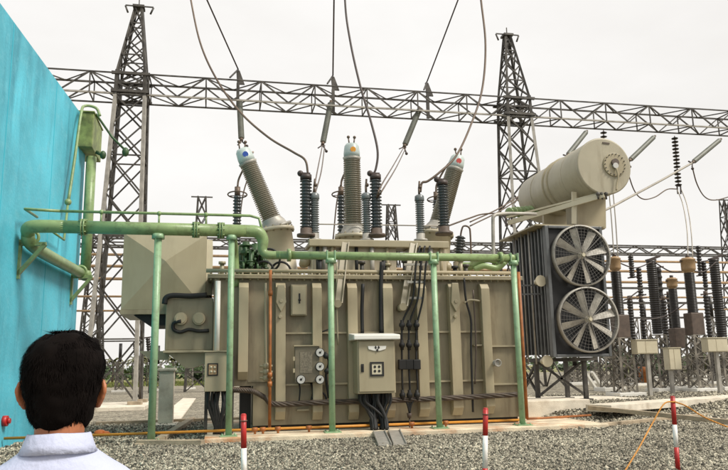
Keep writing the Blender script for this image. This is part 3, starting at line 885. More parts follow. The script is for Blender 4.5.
for px, y0, y1, lab in ((237.5, 245, 187, 'dark arrester with a thin grading ring behind the blue dotted bushing'),
                        (341, 245, 187, 'dark arrester with a thin grading ring behind the orange dotted bushing'),
                        (436, 240, 192, 'dark arrester with a thin grading ring behind the red dotted bushing')):
    p = P(px, y0, Y=22.3); q = P(px, y1, Y=22.3); p.x = q.x
    t = thing('rear_arrester', lab, 'arrester', (p.x, 22.3, ZC), 'arresters behind the big bushings')
    MB().cyl((p.x, 22.3, ZC), p, 0.09).build('stand', M['tan'], t)
    m_ = MB(); sheds(m_, p, (0, 0, 1), 0, q.z - p.z - 0.3, 15, 0.14, 0.1, nn=14); m_.build('porcelain', M['porcelain_grey'], t)
    MB().cyl(q - Vector((0, 0, 0.3)), q, 0.09).tube(spline([q, q + Vector((0.05, 0, 0.3)), q + Vector((0.3, -0.2, 0.8)), q + Vector((0.45, -0.6, 1.0))], 5), 0.035, 6).build('terminal', M['wire'], t)
    rg = MB().ring(q - Vector((0, 0, 0.25)), (0, 0.12, 1), 0.3, 0.022, 24)
    for a in (0.3, 2.4, 4.5): rg.cyl(q - Vector((0, 0, 0.28)), q + Vector((0.3 * math.cos(a), 0.3 * math.sin(a), -0.25)), 0.015, n=6)
    rg.build('grading_ring', M['wire'], t)
p = P(458, 262, Y=21.8); q = P(461, 232, Y=21.8)
t = thing('neutral_bushing', 'small dark ribbed bushing with a looped lead at the right end of the cover', 'bushing', p)
m_ = MB(); sheds(m_, p, q - p, 0, (q - p).length - 0.15, 9, 0.17, 0.11, nn=16); m_.build('porcelain', M['porcelain_grey'], t)
MB().tube(spline([q + (q - p).normalized() * -0.15, q + Vector((0.02, 0, 0.05)), q + Vector((0.1, 0, 0.2)), q + Vector((0.28, 0, 0.16)), q + Vector((0.32, 0, -0.1)), q + Vector((0.3, 0, -1.2))], 5), 0.03, 6).build('lead', M['wire'], t)
MB().cyl((p.x - 0.05, 21.8, ZC), p, 0.16).build('pedestal', M['tan'], t)

# ------------------------------------------------------------------ cabinet, gauge box, small boxes, ramps
CY = 17.75
x0, x1 = P(357.5, 370, Y=CY).x, P(395.5, 370, Y=CY).x
z0, z1 = P(377, 393.5, Y=CY).z, P(377, 340, Y=CY).z
t = thing('control_cabinet', 'cream grey control cabinet with a small square window and overhanging roof', 'cabinet', ((x0 + x1) / 2, CY, z0))
MB().box((x0, CY, z0), (x1, TY - 0.27, z1)).build('body', M['tan_grey'], t, 0.015)
d_ = MB().box((x0 + 0.03, CY - 0.035, z0 + 0.05), (x1 - 0.03, CY - 0.002, z1 - 0.03)).build('door', M['tan_grey'], t, 0.012)
MB().prism([(x0 - 0.11, CY - 0.16, z1 + 0.004), (x0 - 0.11, CY - 0.16, z1 + 0.13), (x0 - 0.11, TY - 0.27, z1 + 0.2), (x0 - 0.11, TY - 0.27, z1 + 0.004)], (x1 - x0 + 0.22, 0, 0)).build('roof', M['white_paint'], t, 0.025)
c = P(377, 369, Y=CY - 0.04)
s_ = 0.155
fr = MB()
for dx, dz, hx, hz in ((-s_, 0, .022, s_ + .022), (s_, 0, .022, s_ + .022), (0, -s_, s_ - .024, .022), (0, s_, s_ - .024, .022)):
    fr.box((c.x + dx - hx, c.y - 0.02, c.z + dz - hz), (c.x + dx + hx, c.y + 0.003, c.z + dz + hz))
fr.build('window_frame', M['dark'], d_)
wn_ = MB().box((c.x - s_ + 0.024, c.y - 0.005, c.z - s_ + 0.024), (c.x + s_ - 0.024, c.y + 0.003, c.z + s_ - 0.024)).build('window', M['cream'], d_)
for dx in (-0.055, 0.055):
    for dz in (-0.05, 0.055):
        MB().cyl((c.x + dx, c.y - 0.012, c.z + dz), (c.x + dx, c.y - 0.002, c.z + dz), 0.034, n=12).build('indicator', M['dark'], d_)
c = P(377, 348, Y=CY - 0.04)
MB().prism([(c.x - 0.24, c.y - 0.02, c.z + 0.05), (c.x + 0.24, c.y - 0.02, c.z + 0.05), (c.x + 0.22, c.y - 0.02, c.z - 0.03), (c.x + 0.08, c.y - 0.02, c.z - 0.07), (c.x - 0.08, c.y - 0.02, c.z - 0.07), (c.x - 0.22, c.y - 0.02, c.z - 0.03)], (0, 0.022, 0)).build('badge', M['white_paint'], d_, 0.006)
e_ = MB()
for k in range(3):
    a = math.pi / 2 + k * 2 * math.pi / 3 + math.pi
    q0 = Vector((c.x + math.cos(a) * 0.045, c.y - 0.026, c.z - 0.01 + math.sin(a) * 0.045))
    e_.prism([q0 + Vector((0, 0, 0.05)), q0 + Vector((0.03, 0, 0)), q0 - Vector((0, 0, 0.05)), q0 - Vector((0.03, 0, 0))], (0, 0.004, 0))
e_.build('emblem', M['dark'], d_)
c = P(362.5, 368, Y=CY - 0.04)
MB().box((c.x - 0.035, c.y - 0.015, c.z - 0.1), (c.x + 0.035, c.y + 0.003, c.z + 0.1)).bar((c.x, c.y - 0.03, c.z - 0.07), (c.x, c.y - 0.03, c.z + 0.06), 0.025).build('handle', M['dark'], d_, 0.006)
cb = MB()
r2 = random.Random(3)
for k in range(30):
    xx = x0 + 0.12 + (x1 - x0 - 0.24) * (k % 15) / 14
    yy = CY + 0.1 + r2.random() * 0.4
    tx = P(374 + (k % 2) * 9 + r2.uniform(-2.5, 2.5), 412, Y=CY + 0.2).x
    cb.tube(spline([(xx, yy, z0 + 0.02), (xx + r2.uniform(-.03, .03), yy, z0 - 0.2), ((xx + tx) / 2, yy, z0 - 0.4), (tx, yy - 0.05, z0 - 0.65), (tx, yy - 0.15, 0.13)], 4), r2.uniform(0.03, 0.05), 6)
cb.build('cable_bundle', M['dark'], t)
for xx in (x0 + 0.15, x1 - 0.15):
    for zz in (z0 + 0.2, z1 - 0.2): MB().box((xx - 0.06, TY - 0.268, zz - 0.05), (xx + 0.06, TY - 0.002, zz + 0.05)).build('bracket', M['tan'], t)
for i, (a, b) in enumerate((((375, 431), (386, 446)), ((390, 430), (401, 445)))):
    p0, p1 = P(a[0], a[1], Z=0.2), P(b[0] - 2, b[1], Z=0.03)
    t = MB()
    wd_ = 0.29
    q0, q1 = P(a[0] + 4, a[1], Y=17.45), P(b[0] - 1, b[1] - 1, Y=15.2)
    t.prism([(q0.x - 0.15, 17.45, q0.z), (q0.x + 0.15, 17.45, q0.z), (q1.x + 0.15, 15.2, q1.z), (q1.x - 0.15, 15.2, q1.z)], (0, 0, -0.03))
    for sx_ in (-0.15, 0.13): t.prism([(q0.x + sx_, 17.45, q0.z), (q1.x + sx_, 15.2, q1.z), (q1.x + sx_, 15.2, q1.z + 0.035), (q0.x + sx_, 17.45, q0.z + 0.035)], (0.02, 0, 0))
    solo(t, 'trench_cover', M['metal_plate'], ('left', 'right')[i] + ' one of two steel cover strips under the control cabinet', 'cover plate', 'steel cover strips below the cabinet')

GY = TY - 0.42
x0, x1 = P(295, 365, Y=GY).x, P(319.5, 365, Y=GY).x
z0, z1 = P(305, 382.5, Y=GY).z, P(305, 346.5, Y=GY).z
t = thing('gauge_panel', 'flat tan gauge panel carrying four round white dials', 'gauge panel', ((x0 + x1) / 2, GY, z0))
MB().box((x0, GY, z0), (x1, TY - 0.26, z1)).build('panel', M['plate_tan'], t, 0.01)
MB().box((x0 - 0.03, GY - 0.05, z1 + 0.003), (x1 + 0.03, TY - 0.26, z1 + 0.035)).build('hood', M['tan_pale_lit'], t)
MB().box((P(300, 350, Y=GY).x, GY - 0.012, P(306, 373, Y=GY).z), (P(312, 350, Y=GY).x, GY - 0.002, P(306, 352, Y=GY).z)).build('name_plate', M['plate'], t)
for px, py in ((320, 352.5), (320, 366.5), (320, 379.5), (301, 379.5)):
    c = P(px, py, Y=GY - 0.06)
    g_ = MB().cyl(c, c + Vector((0, 0.06, 0)), 0.115, n=22).build('dial', M['dark'], t)
    MB().cyl(c - Vector((0, 0.008, 0)), c - Vector((0, 0.002, 0)), 0.1, n=22).build('dial_face', M['dial'], g_)
    MB().cyl(c - Vector((0, 0.014, 0)), c - Vector((0, 0.009, 0)), 0.03, n=14).bar(c - Vector((0, 0.012, 0)), c + Vector((0.05, -0.012, 0.05)), 0.014, 0.008).build('dial_needle', M['dark'], g_)
for z in (z0 + 0.3, z1 - 0.3): MB().box((x0 - 0.05, GY - 0.02, z - 0.05), (x0 - 0.003, GY + 0.04, z + 0.05)).build('hinge', M['tan_pale_lit'], t)
for px, py in ((326, 356), (327, 371)):
    c = P(px, py, Y=GY - 0.02); MB().ball(c, 0.075, 10, 7).build('gland', M['dark'], t)

Yb = TY - 0.32
x0, x1 = P(291, 300, Y=Yb).x, P(307, 300, Y=Yb).x
z0, z1 = P(299, 315.5, Y=Yb).z, P(299, 284.5, Y=Yb).z
t = thing('relay_box', 'plain tan box with one dark upright slot high on the tank', 'box', ((x0 + x1) / 2, Yb, z0))
MB().box((x0, Yb, z0), (x1, TY - 0.004, z1)).build('body', M['tan'], t, 0.01)
MB().box((x0 + 0.03, Yb - 0.02, z0 + 0.03), (x1 - 0.03, Yb - 0.002, z1 - 0.03)).build('door', M['tan_pale_lit'], t, 0.008)
c = P(299.5, 298, Y=Yb - 0.02)
MB().box((c.x - 0.02, c.y - 0.012, c.z - 0.14), (c.x + 0.02, c.y + 0.002, c.z + 0.12)).ball(c + Vector((0, -0.01, -0.05)), 0.035, 8, 6).build('slot', M['dark'], t)

# ------------------------------------------------------------------ left end: fluted box, end cabinet, small meter box
BY = 19.2
xa, xb = P(122.5, 270, Y=BY).x, P(206, 270, Y=BY).x
za, zb, zt = P(150, 309.5, Y=BY).z, P(190, 294.5, Y=BY).z, P(160, 234, Y=BY).z
xc = P(163, 300, Y=BY).x
t = thing('cable_box', 'large cream tan sheet metal box with a pressed X shaped crease', 'box', ((xa + xb) / 2, BY + 1, za))
m_ = MB()
cx_, cz_ = P(166, 262, Y=BY - 0.1).x, P(166, 262, Y=BY - 0.1).z
fr = [(xa, BY, za), (xb, BY, za), (xb, BY, zt), (xa, BY, zt)]
m_.add(fr + [(cx_, BY - 0.28, cz_)], [(0, 1, 4), (1, 2, 4), (2, 3, 4), (3, 0, 4)])
D2 = 2.3
bk = [(x, y + D2, z) for x, y, z in fr]
m_.add(fr + bk, [(0, 4, 5, 1), (1, 5, 6, 2), (2, 6, 7, 3), (3, 7, 4, 0), (4, 7, 6, 5)])
m_.build('body', M['tan_grey'], t)
MB().box((xa - 0.02, BY - 0.01, za - 0.12), (xb + 0.02, BY + D2, za - 0.004)).build('bottom_frame', M['tan'], t)
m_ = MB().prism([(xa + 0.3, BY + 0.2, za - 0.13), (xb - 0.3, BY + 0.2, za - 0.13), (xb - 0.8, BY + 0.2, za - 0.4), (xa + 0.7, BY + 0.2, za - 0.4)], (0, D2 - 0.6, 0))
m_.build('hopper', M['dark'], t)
m_ = MB()
for k in range(7):
    y = BY + 0.1 + k * 0.3
    m_.prism([(xb + 0.003, y, zb), (xb + 0.16, y + 0.15, zb), (xb + 0.003, y + 0.3, zb)], (0, 0, zt - zb - 0.1))
m_.build('bellows', M['cream'], t)

EY = 18.75
xa, xb = P(165.5, 320, Y=EY).x, XL - 0.004
za, zt = P(185, 350, Y=EY).z, P(185, 298, Y=EY).z
t = thing('end_cabinet', 'tan cabinet with two round caps joined to the left end of the tank', 'cabinet', ((xa + xb) / 2, EY, za))
MB().box((xa, EY, za), (xb, EY + 2.4, zt)).build('body', M['tan'], t, 0.015)
MB().box((xa - 0.03, EY - 0.05, za - 0.06), (xb - 0.003, EY + 2.45, za - 0.003)).build('sill', M['tan_pale_lit'], t)
for px in (181, 199):
    c = P(px, 319, Y=EY)
    MB().cyl(c, c - Vector((0, 0.14, 0)), 0.16, n=22).cyl(c - Vector((0, 0.1, 0)), c - Vector((0, 0.18, 0)), 0.125, n=22).build('round_cap', M['tan_pale_lit'], t, 0.008)
MB().prism([(xa + 0.05, EY + 0.2, za - 0.062), (xb - 0.05, EY + 0.2, za - 0.062), (xb - 0.05, EY + 0.2, za - 0.3), (xb - 0.5, EY + 0.2, za - 0.45), (xa + 0.5, EY + 0.2, za - 0.45)], (0, 1.8, 0)).build('hopper', M['tan_pale_lit'], t)
MB().tube(spline([P(164.5, 304, Y=EY - 0.1), P(166, 298, Y=EY - 0.1), P(173, 295.5, Y=EY - 0.1), P(190, 296, Y=EY - 0.1), P(207, 295, Y=EY - 0.1)], 5), 0.07, 10).build('gasket', M['dark'], t)
MB().tube(spline([P(181, 321, Y=EY - 0.19), P(174, 323, Y=EY - 0.1), P(173.5, 329, Y=EY - 0.06), P(180, 332, Y=EY - 0.06), P(189, 329.5, Y=EY - 0.06), P(198, 331, Y=EY - 0.06), P(209, 330.5, Y=EY - 0.06)], 5), 0.045, 8).build('hose', M['dark'], t)
x0 = P(141, 355, Y=EY + 0.6).x
MB().prism([P(139, 351, Y=EY + 0.6), P(170, 351, Y=EY + 0.6), P(168, 360, Y=EY + 0.6), P(150, 360, Y=EY + 0.6)], (0, 0.2, 0)).build('side_plate', M['tan_grey'], t)
# column that carries the end cabinet
p = P(172.5, 404, Y=26)
t = solo(MB().box((p.x - 0.33, 24.0, 0.0), (p.x + 0.13, 24.5, P(172, 371, Y=24).z)).box((p.x - 0.38, 23.95, P(172, 371, Y=24).z + 0.003), (p.x + 0.18, 24.55, P(172, 368, Y=24).z)), 'concrete_pedestal', M['concrete'],
         'stout pale concrete pedestal standing behind the tan end cabinet', 'pedestal', None, 0.02)

MY = 17.95
x0, x1 = P(204.5, 370, Y=MY).x, P(228, 370, Y=MY).x
z0, z1 = P(215, 391.5, Y=MY).z, P(215, 352, Y=MY).z
t = thing('meter_box', 'grey tan meter box with a small square gauge window behind a green post', 'box', ((x0 + x1) / 2, MY, z0))
MB().box((x0, MY, z0), (x1, MY + 0.5, z1)).build('body', M['tan_grey'], t, 0.012)
MB().prism([(x0 - 0.03, MY - 0.05, z1 + 0.003), (x0 - 0.03, MY + 0.55, z1 + 0.003), (x0 - 0.03, MY + 0.55, z1 + 0.05), (x0 - 0.03, MY - 0.05, z1 + 0.03)], (x1 - x0 + 0.06, 0, 0)).build('roof', M['tan_grey'], t)
c = P(213, 369.5, Y=MY)
MB().box((c.x - 0.13, MY - 0.02, c.z - 0.15), (c.x + 0.12, MY - 0.002, c.z + 0.15)).build('window_frame', M['dark'], t)
w_ = MB().box((c.x - 0.1, MY - 0.03, c.z - 0.12), (c.x + 0.09, MY - 0.021, c.z + 0.12)).build('window', M['copper_tan'], t)
for dx, dz in ((-0.045, 0.055), (0.04, 0.05), (-0.04, -0.05), (0.04, -0.055)): MB().ball((c.x + dx, MY - 0.033, c.z + dz), 0.03, 8, 6).build('indicator', M['cream'], w_)
cb = MB()
for k in range(14):
    xx = x0 + 0.12 + (k % 7) * 0.08
    ex = x0 + r2.uniform(0.25, 0.5)
    cb.tube(spline([(xx, MY + 0.15 + 0.02 * k, z0 + 0.01), (xx + r2.uniform(-.05, .05), MY + 0.2, z0 - 0.3), ((xx + ex) / 2, MY + 0.25, z0 - 0.7), (ex, MY + 0.3, 0.13)], 4), 0.04, 6)
cb.build('cable_bundle', M['dark'], t)
for xx in (x0 + 0.05, x1 + 0.12): MB().box((xx - 0.04, MY + 0.42, 0.12), (xx + 0.04, MY + 0.49, z1 - 0.1)).build('leg', M['steel'], t)
# black block painting in the shaded recess between the meter box and the tank
MB().box((P(240, 400, Y=18.9).x, 18.9, 0.12), (P(251, 400, Y=18.9).x, 19.4, ZM - 0.003)).build('recess_shade', M['dark'], TR)

# ------------------------------------------------------------------ orange pipes along the foot of the tank
t = thing('orange_conduit', 'orange yellow conduit pipe running along the foot of the tank', 'conduit', (0, 17.95, 0.2))
oz = P(364, 427, Y=18.0).z
a0, a1 = P(-30, 437, Y=18.0), P(522, 419.5, Y=18.0)
oz = (P(150, 433, Y=18.0).z + P(480, 421.5, Y=18.0).z) / 2
xw = wallx(18.0) + 0.05
MB().cyl((xw, 18.0, oz), (a1.x, 18.0, oz), 0.032, n=10).build('long_pipe', M['yellow'], t)
for px in (255, 263, 278, 309, 375, 412, 446):
    x = P(px, 428, Y=18.0).x
    MB().cyl((x - 0.07, 18.0, oz), (x + 0.06, 18.0, oz), 0.052, n=10).cyl((x, 18.0, oz), (x, 18.0, 0.12), 0.03, n=8).build('pipe_clip', M['orange'], t)
x = P(270, 350, Y=18.15).x
MB().cyl((x, 18.15, P(270, 270, Y=18.15).z), (x, 18.15, oz), 0.04, n=10).ball((x, 18.15, oz), 0.05).build('riser', M['orange'], t)
for y in (293, 375, 384):
    z = P(270, y, Y=18.15).z; MB().cyl((x, 18.15, z - 0.06), (x, 18.15, z + 0.06), 0.06, n=10).build('coupling', M['orange'], t)
x = P(523, 350, Y=18.3).x
MB().cyl((x, 18.3, P(521, 272, Y=18.3).z), (x, 18.3, oz), 0.045, n=10).build('riser', M['orange'], t)
MB().tube([(x, 18.3, oz), (x + 0.6, 18.6, oz - 0.02), (x + 2.2, 18.9, 0.22)], 0.03, 8).build('long_pipe', M['orange'], t)
p = P(100, 433, Z=0.1)
solo(MB().ball(p, 0.13, sc=(1.2, 1, 0.7)).box(p + Vector((-0.24, -0.05, -0.1)), p + Vector((0.05, 0.05, -0.02))).ball(p + Vector((0.13, 0, -0.02)), 0.1, sc=(1.3, 1, .7)), 'pipe_coupling', M['orange_plastic'], 'orange plastic coupling lying on the gravel behind the man', 'coupling')
p = on_wall(3, 421, 0.0)
solo(MB().cyl(p - wn * 0.01, p + wn * 0.1, 0.12).cyl(p + wn * 0.1, p + wn * 0.16, 0.06), 'wall_socket', M['red'], 'small red outlet fixed low on the turquoise wall', 'outlet')

# ------------------------------------------------------------------ radiator bank with two fans
RY = 21.0
x0, x1 = P(549, 290, Y=RY).x, P(607, 290, Y=RY).x
z0, z1 = P(580, 357, Y=RY).z, P(575, 226, Y=RY).z
RYB = RY + 3.1
t = thing('radiator_bank', 'dark grey bank of upright cooling radiators with two large fans on its end', 'radiator', ((x0 + x1) / 2, RY, 0.54))
fs = MB()
fs.box((x0 + 0.02, RY + 0.1, z0 + 0.05), (x1 - 0.02, RY + 0.16, z1 - 0.05))
fs.build('backing_panel', M['black_core'], t)
fr = MB()
fr.box((x0, RY, z0), (x0 + 0.12, RY + 0.22, z1)).box((x1 - 0.1, RY, z0), (x1, RY + 0.22, z1))
fr.box((x0 + 0.122, RY, z1 - 0.09), (x1 - 0.102, RY + 0.22, z1)).box((x0 + 0.122, RY, z0), (x1 - 0.102, RY + 0.22, z0 + 0.09))
fr.build('fan_frame', M['grey_radiator'], t, 0.015)
n = 11
for k in range(n):
    y = RY + 0.3 + k * (3.1 - 0.3) / n
    m_ = MB()
    m_.box((x0 + 0.03, y, z0 + 0.12), (x1 - 0.03, y + 0.045, z1 - 0.1 + 0.04 * (k % 2)))
    m_.box((x0, y - 0.02, z0 + 0.1), (x0 + 0.07, y + 0.065, z1 - 0.06 + 0.04 * (k % 2)))
    for c in range(6):
        xx = x0 + 0.25 + c * (x1 - x0 - 0.4) / 6
        m_.box((xx, y - 0.022, z0 + 0.16), (xx + 0.06, y + 0.067, z1 - 0.14))
    m_.build('radiator_panel', M['grey_radiator'], t, 0.01)
for zz in (z0 + 0.3, z1 - 0.3):
    for xx in (x0 + 0.4, x1 - 0.4): MB().cyl((xx, RY + 0.28, zz), (xx, RYB, zz), 0.11, n=12).build('header_pipe', M['grey_radiator'], t)
for px in (526, 531, 536):
    p = P(px, 300, Y=RY + 1.0 + (536 - px) * 0.12)
    MB().cyl((x0 - 0.12, p.y, z0 - 0.2), (x0 - 0.12, p.y, z1 + 0.1), 0.028, n=8).build('drain_pipe', M['steel_light'], t)
for px, py in ((540.5, 281), (547, 361)):
    c = P(px, py, Y=RY + 0.25)
    MB().cyl(c, c - Vector((0, 0.04, 0)), 0.19, n=12).cyl(c + Vector((0, 0.3, 0)), c, 0.1, n=12).build('pipe_cap', M['cream'], t, 0.01)
for zz in (P(540, 283, Y=RY).z, P(540, 292, Y=RY).z):
    MB().bar((XR + 0.1, RY + 1.0, zz), (x0, RY + 0.6, zz), 0.05).build('tie_rod', M['grey_radiator'], t)
MB().box((x0 - 0.3, RY + 0.05, z1 + 0.003), (x1 + 0.15, RYB, z1 + 0.05)).build('top_frame', M['tan_grey'], t)
def fan(px, py, rpx):
    c = P(px, py, Y=RY - 0.1); r = rpx / FPX * (c - CAM_O).length * 0.985
    f = MB()
    prof = [(0.0, r), (0.0, r * 0.93), (0.16, r * 0.93), (0.16, r), (0.0, r)]
    f.lathe(c + Vector((0, -0.06, 0)), (0, 1, 0), [(0, r * 0.955), (0, r), (0.2, r), (0.2, r * 0.955), (0, r * 0.955)], 44, True, False)
    o = f.build('fan', M['steel_light'], t)
    MB().cyl(c + Vector((0, -0.09, 0)), c + Vector((0, 0.12, 0)), 0.12, n=18).cyl(c + Vector((0, -0.16, 0)), c + Vector((0, -0.085, 0)), 0.055, n=12).build('hub', M['cream'], o)
    for k in range(8):
        a = 2 * math.pi * (k + 0.3) / 8
        u = Vector((math.cos(a), 0, math.sin(a))); v = Vector((-math.sin(a), 0, math.cos(a)))
        pts = []
        for rr, wd_ in ((0.13, 0.06), (r * 0.45, 0.09), (r * 0.9, 0.115)):
            for sg in (-1, 1): pts.append(c + u * rr + v * (sg * wd_) + Vector((0, 0.04 + sg * 0.055, 0)))
        b = MB().add(pts + [p + Vector((0, 0.018, 0)) for p in pts],
                     [(0, 2, 3, 1), (2, 4, 5, 3), (6, 7, 9, 8), (8, 9, 11, 10), (0, 6, 8, 2), (2, 8, 10, 4), (1, 3, 9, 7), (3, 5, 11, 9), (4, 10, 11, 5), (0, 1, 7, 6)])
        b.build('blade', M['blade'], o)
    g = MB()
    for k in range(1, 11): g.ring(c + Vector((0, -0.1, 0)), (0, 1, 0), r * k / 10.5, 0.003, 40, 4)
    for k in range(44):
        a = 2 * math.pi * k / 44
        u = Vector((math.cos(a), 0, math.sin(a)))
        g.bar(c + u * 0.1 + Vector((0, -0.105, 0)), c + u * r * 0.97 + Vector((0, -0.095, 0)), 0.005)
    for k in range(3):
        a = math.pi * k / 3 + 0.75
        u = Vector((math.cos(a), 0, math.sin(a)))
        g.bar(c - u * r * 0.98 + Vector((0, -0.115, 0)), c + u * r * 0.98 + Vector((0, -0.115, 0)), 0.026, 0.012)
    g.build('guard', M['guard'], o)
fan(581.5, 255.5, 30.2)
fan(588.5, 319.5, 31.6)
# the frame that carries the bank
leg = MB()
for xx in (x0 + 0.1, x1 - 0.2):
    for yy in (RY + 1.5, RYB - 0.3):
        MB().bar((xx, yy, 0.46), (xx, yy, z0 - 0.003), 0.13, up=(0, 1, 0)).box((xx - 0.17, yy - 0.17, 0.457), (xx + 0.17, yy + 0.17, 0.5)).build('leg', M['steel'], t)
for a, b in (((x0 + 0.1, RY + 1.5, 0.6), (x1 - 0.2, RY + 1.5, z0 - 0.1)), ((x1 - 0.2, RY + 1.5, 0.6), (x0 + 0.1, RY + 1.5, z0 - 0.1)), ((x0 + 0.1, RY + 1.5, z0 - 0.15), (x0 + 0.1, RYB - 0.3, 0.7)), ((x0 + 0.1, RY + 1.5, 0.7), (x0 + 0.1, RYB - 0.3, z0 - 0.15))):
    MB().bar(a, b, 0.07).build('cross_brace', M['steel'], t)
MB().box((x0, RY + 0.9, z0 - 0.12), (x1, RYB, z0 - 0.004)).build('base_frame', M['steel'], t)

# ------------------------------------------------------------------ oil conservator
KY = 20.6
c0 = P(603.5, 166.5, Y=KY); kr = 28.5 / FPX * (c0 - CAM_O).length * 0.955
KL = 4.9
t = thing('oil_conservator', 'big cream cylindrical oil tank lying above the fan radiators', 'tank', (c0.x, KY + KL / 2, c0.z - kr))
MB().lathe(c0, (0, 1, 0), [(0, kr * 0.985), (0.03, kr), (KL - 0.2, kr), (KL - 0.05, kr * 0.9), (KL, kr * 0.7)], 56).build('drum', M['drum'], t)
MB().lathe(c0, (0, 1, 0), [(-0.05, kr * 0.97), (-0.03, kr * 1.015), (0.05, kr * 1.015), (0.052, kr)], 56).build('end_plate', M['drum'], t)
for d in (1.15, 3.6): MB().ring(c0 + Vector((0, d, 0)), (0, 1, 0), kr, 0.014, 48, 5).build('weld_seam', M['drum'], t)
for d in (2.2, 2.55): MB().ring(c0 + Vector((0, d, 0)), (0, 1, 0), kr * 1.005, 0.045, 48, 6).build('strap', M['tan_grey'], t)
fc = P(614, 165, Y=KY - 0.05)
f = MB().cyl(fc, fc - Vector((0, 0.05, 0)), kr * 0.42, n=32)
o = f.build('manhole_flange', M['tan_grey'], t, 0.008)
b = MB()
for k in range(18):
    a = 2 * math.pi * k / 18
    b.cyl(fc + Vector((math.cos(a) * kr * 0.38, -0.09, math.sin(a) * kr * 0.38)), fc + Vector((math.cos(a) * kr * 0.38, -0.048, math.sin(a) * kr * 0.38)), 0.018, n=6)
bo = b.build('flange_bolts', M['steel'], o); bo['kind'] = 'stuff'
q = fc + Vector((0, -0.12, 0.06))
MB().cyl(q + Vector((0, 0.07, 0)), q, 0.13, n=20).build('gauge', M['brown_box'], o)
MB().cyl(q + Vector((-0.01, -0.012, -0.11)), q + Vector((-0.01, 0.05, -0.11)), 0.095, n=20).build('gauge_dial', M['dial'], o)
MB().tube(spline([q + Vector((0, 0, -0.2)), q + Vector((0.04, 0, -0.5)), q + Vector((-0.02, 0.02, -0.72)), q + Vector((-0.06, 0.02, -0.95))], 5), 0.03, 7).build('oil_pipe', M['tan_pale_lit'], t)
MB().bar(c0 + Vector((0, -0.05, kr * 0.84)), c0 + Vector((0.25, -0.05, kr * 0.82)), 0.05, 0.05).build('lifting_eye', M['brown_box'], t)
for d, sx_ in ((0.9, 0.55), (3.4, 0.5)):
    y = KY + d
    MB().prism([(c0.x - 0.6, y, z1 + 0.055), (c0.x + 0.45, y, z1 + 0.055), (c0.x + 0.55, y, c0.z - kr * 0.6), (c0.x - 0.55, y, c0.z - kr * 0.6)], (0, 0.14, 0)).build('saddle', M['tan_pale_lit'], t)
MB().box((c0.x - 0.3, KY + 1.06, z1 + 0.055), (c0.x + 0.5, KY + 2.2, c0.z - kr * 0.8)).build('support_box', M['tan'], t)
p, q = P(577, 208, Y=KY - 0.1), P(578, 232, Y=KY - 0.1)
p, q = P(574, 192, Y=KY + 0.6), P(574, 224, Y=KY + 0.6)
MB().bar(p, q, 0.16, 0.05, up=(0, 1, 0)).build('bracket', M['cream'], t)
p, q = P(508, 223, Y=KY + 2.2), P(604, 195, Y=KY - 0.15)
MB().bar(p, q, 0.08, 0.16).bar(p + Vector((0, 0.1, 0.22)), q + Vector((0, 0.1, 0.1)), 0.05, 0.06).build('inclined_rail', M['cream'], t)
for k in range(3):
    c = P(598 + k * 4, 194, Y=KY - 0.1)
    MB().ball(c, 0.07, 10, 7).cyl(c, c - Vector((0, 0, 0.18)), 0.03).build('valve', M['steel'], t)

# ------------------------------------------------------------------ gantry: box truss beam and two lattice towers
GY0, GY1 = 36.3, 37.7
def zpx(x, y, Y): return P(x, y, Y=Y).z
gt = np.mean([zpx(285, 80, GY0), zpx(60, 70, GY0), zpx(700, 110.5, GY0)])
gb = gt - 1.12
print('gantry', gt, zpx(285, 99, GY0), zpx(285, 110, GY1), zpx(60, 70, GY0), zpx(728, 112, GY0))
gx0, gx1 = P(52, 80, Y=GY0).x - 4, P(760, 120, Y=GY0).x + 16
t = thing('gantry_beam', 'long horizontal lattice steel beam spanning above the transformer', 'gantry beam', ((gx0 + gx1) / 2, 37, gb))
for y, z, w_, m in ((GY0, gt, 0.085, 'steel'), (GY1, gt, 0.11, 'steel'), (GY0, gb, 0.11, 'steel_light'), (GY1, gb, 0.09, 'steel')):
    MB().angle((gx0, y, z), (gx1, y, z), w_, 0.03).build('chord', M[m], t)
st = 1.45
nb = int((gx1 - gx0) / st)
for nm, pts in (('front_lacing', ((GY0, gt), (GY0, gb))), ('rear_lacing', ((GY1, gt), (GY1, gb))), ('top_lacing', ((GY0, gt), (GY1, gt))), ('bottom_lacing', ((GY0, gb), (GY1, gb)))):
    m_ = MB()
    for k in range(nb):
        xa = gx0 + k * st
        a, b = (pts[0], pts[1]) if k % 2 == 0 else (pts[1], pts[0])
        m_.angle((xa, a[0], a[1]), (xa + st, b[0], b[1]), 0.07, 0.016, up=(0, 1, 0) if nm in ('front_lacing', 'rear_lacing') else (0, 0, 1))
        if k % 2 == 0: m_.bar((xa, pts[0][0], pts[0][1]), (xa, pts[1][0], pts[1][1]), 0.06)
    m_.build(nm, M['steel'], t)

def lattice(t, corners0, corners1, z0, z1, levels, leg, br, m, name='lattice', legs=True, mats=None):
    """four tapering legs and crossed bracing on each face"""
    def pt(k, f):
        a, b = corners0[k], corners1[k]
        return Vector((a[0] + (b[0] - a[0]) * f, a[1] + (b[1] - a[1]) * f, z0 + (z1 - z0) * f))
    if legs:
        for k in range(4): MB().angle(pt(k, 0), pt(k, 1), leg, leg * 0.18).build('leg', mats[k % len(mats)] if mats else m, t)
    b = MB()
    fl = levels if isinstance(levels, list) else [i / levels for i in range(levels + 1)]
    for i in range(len(fl) - 1):
        for k in range(4):
            k2 = (k + 1) % 4
            b.angle(pt(k, fl[i]), pt(k2, fl[i + 1]), br, br * 0.2)
            b.angle(pt(k2, fl[i]), pt(k, fl[i + 1]), br, br * 0.2)
            if i % 2 == 0: b.bar(pt(k, fl[i + 1]), pt(k2, fl[i + 1]), br * 0.8)
    return b.build(name, m, t)

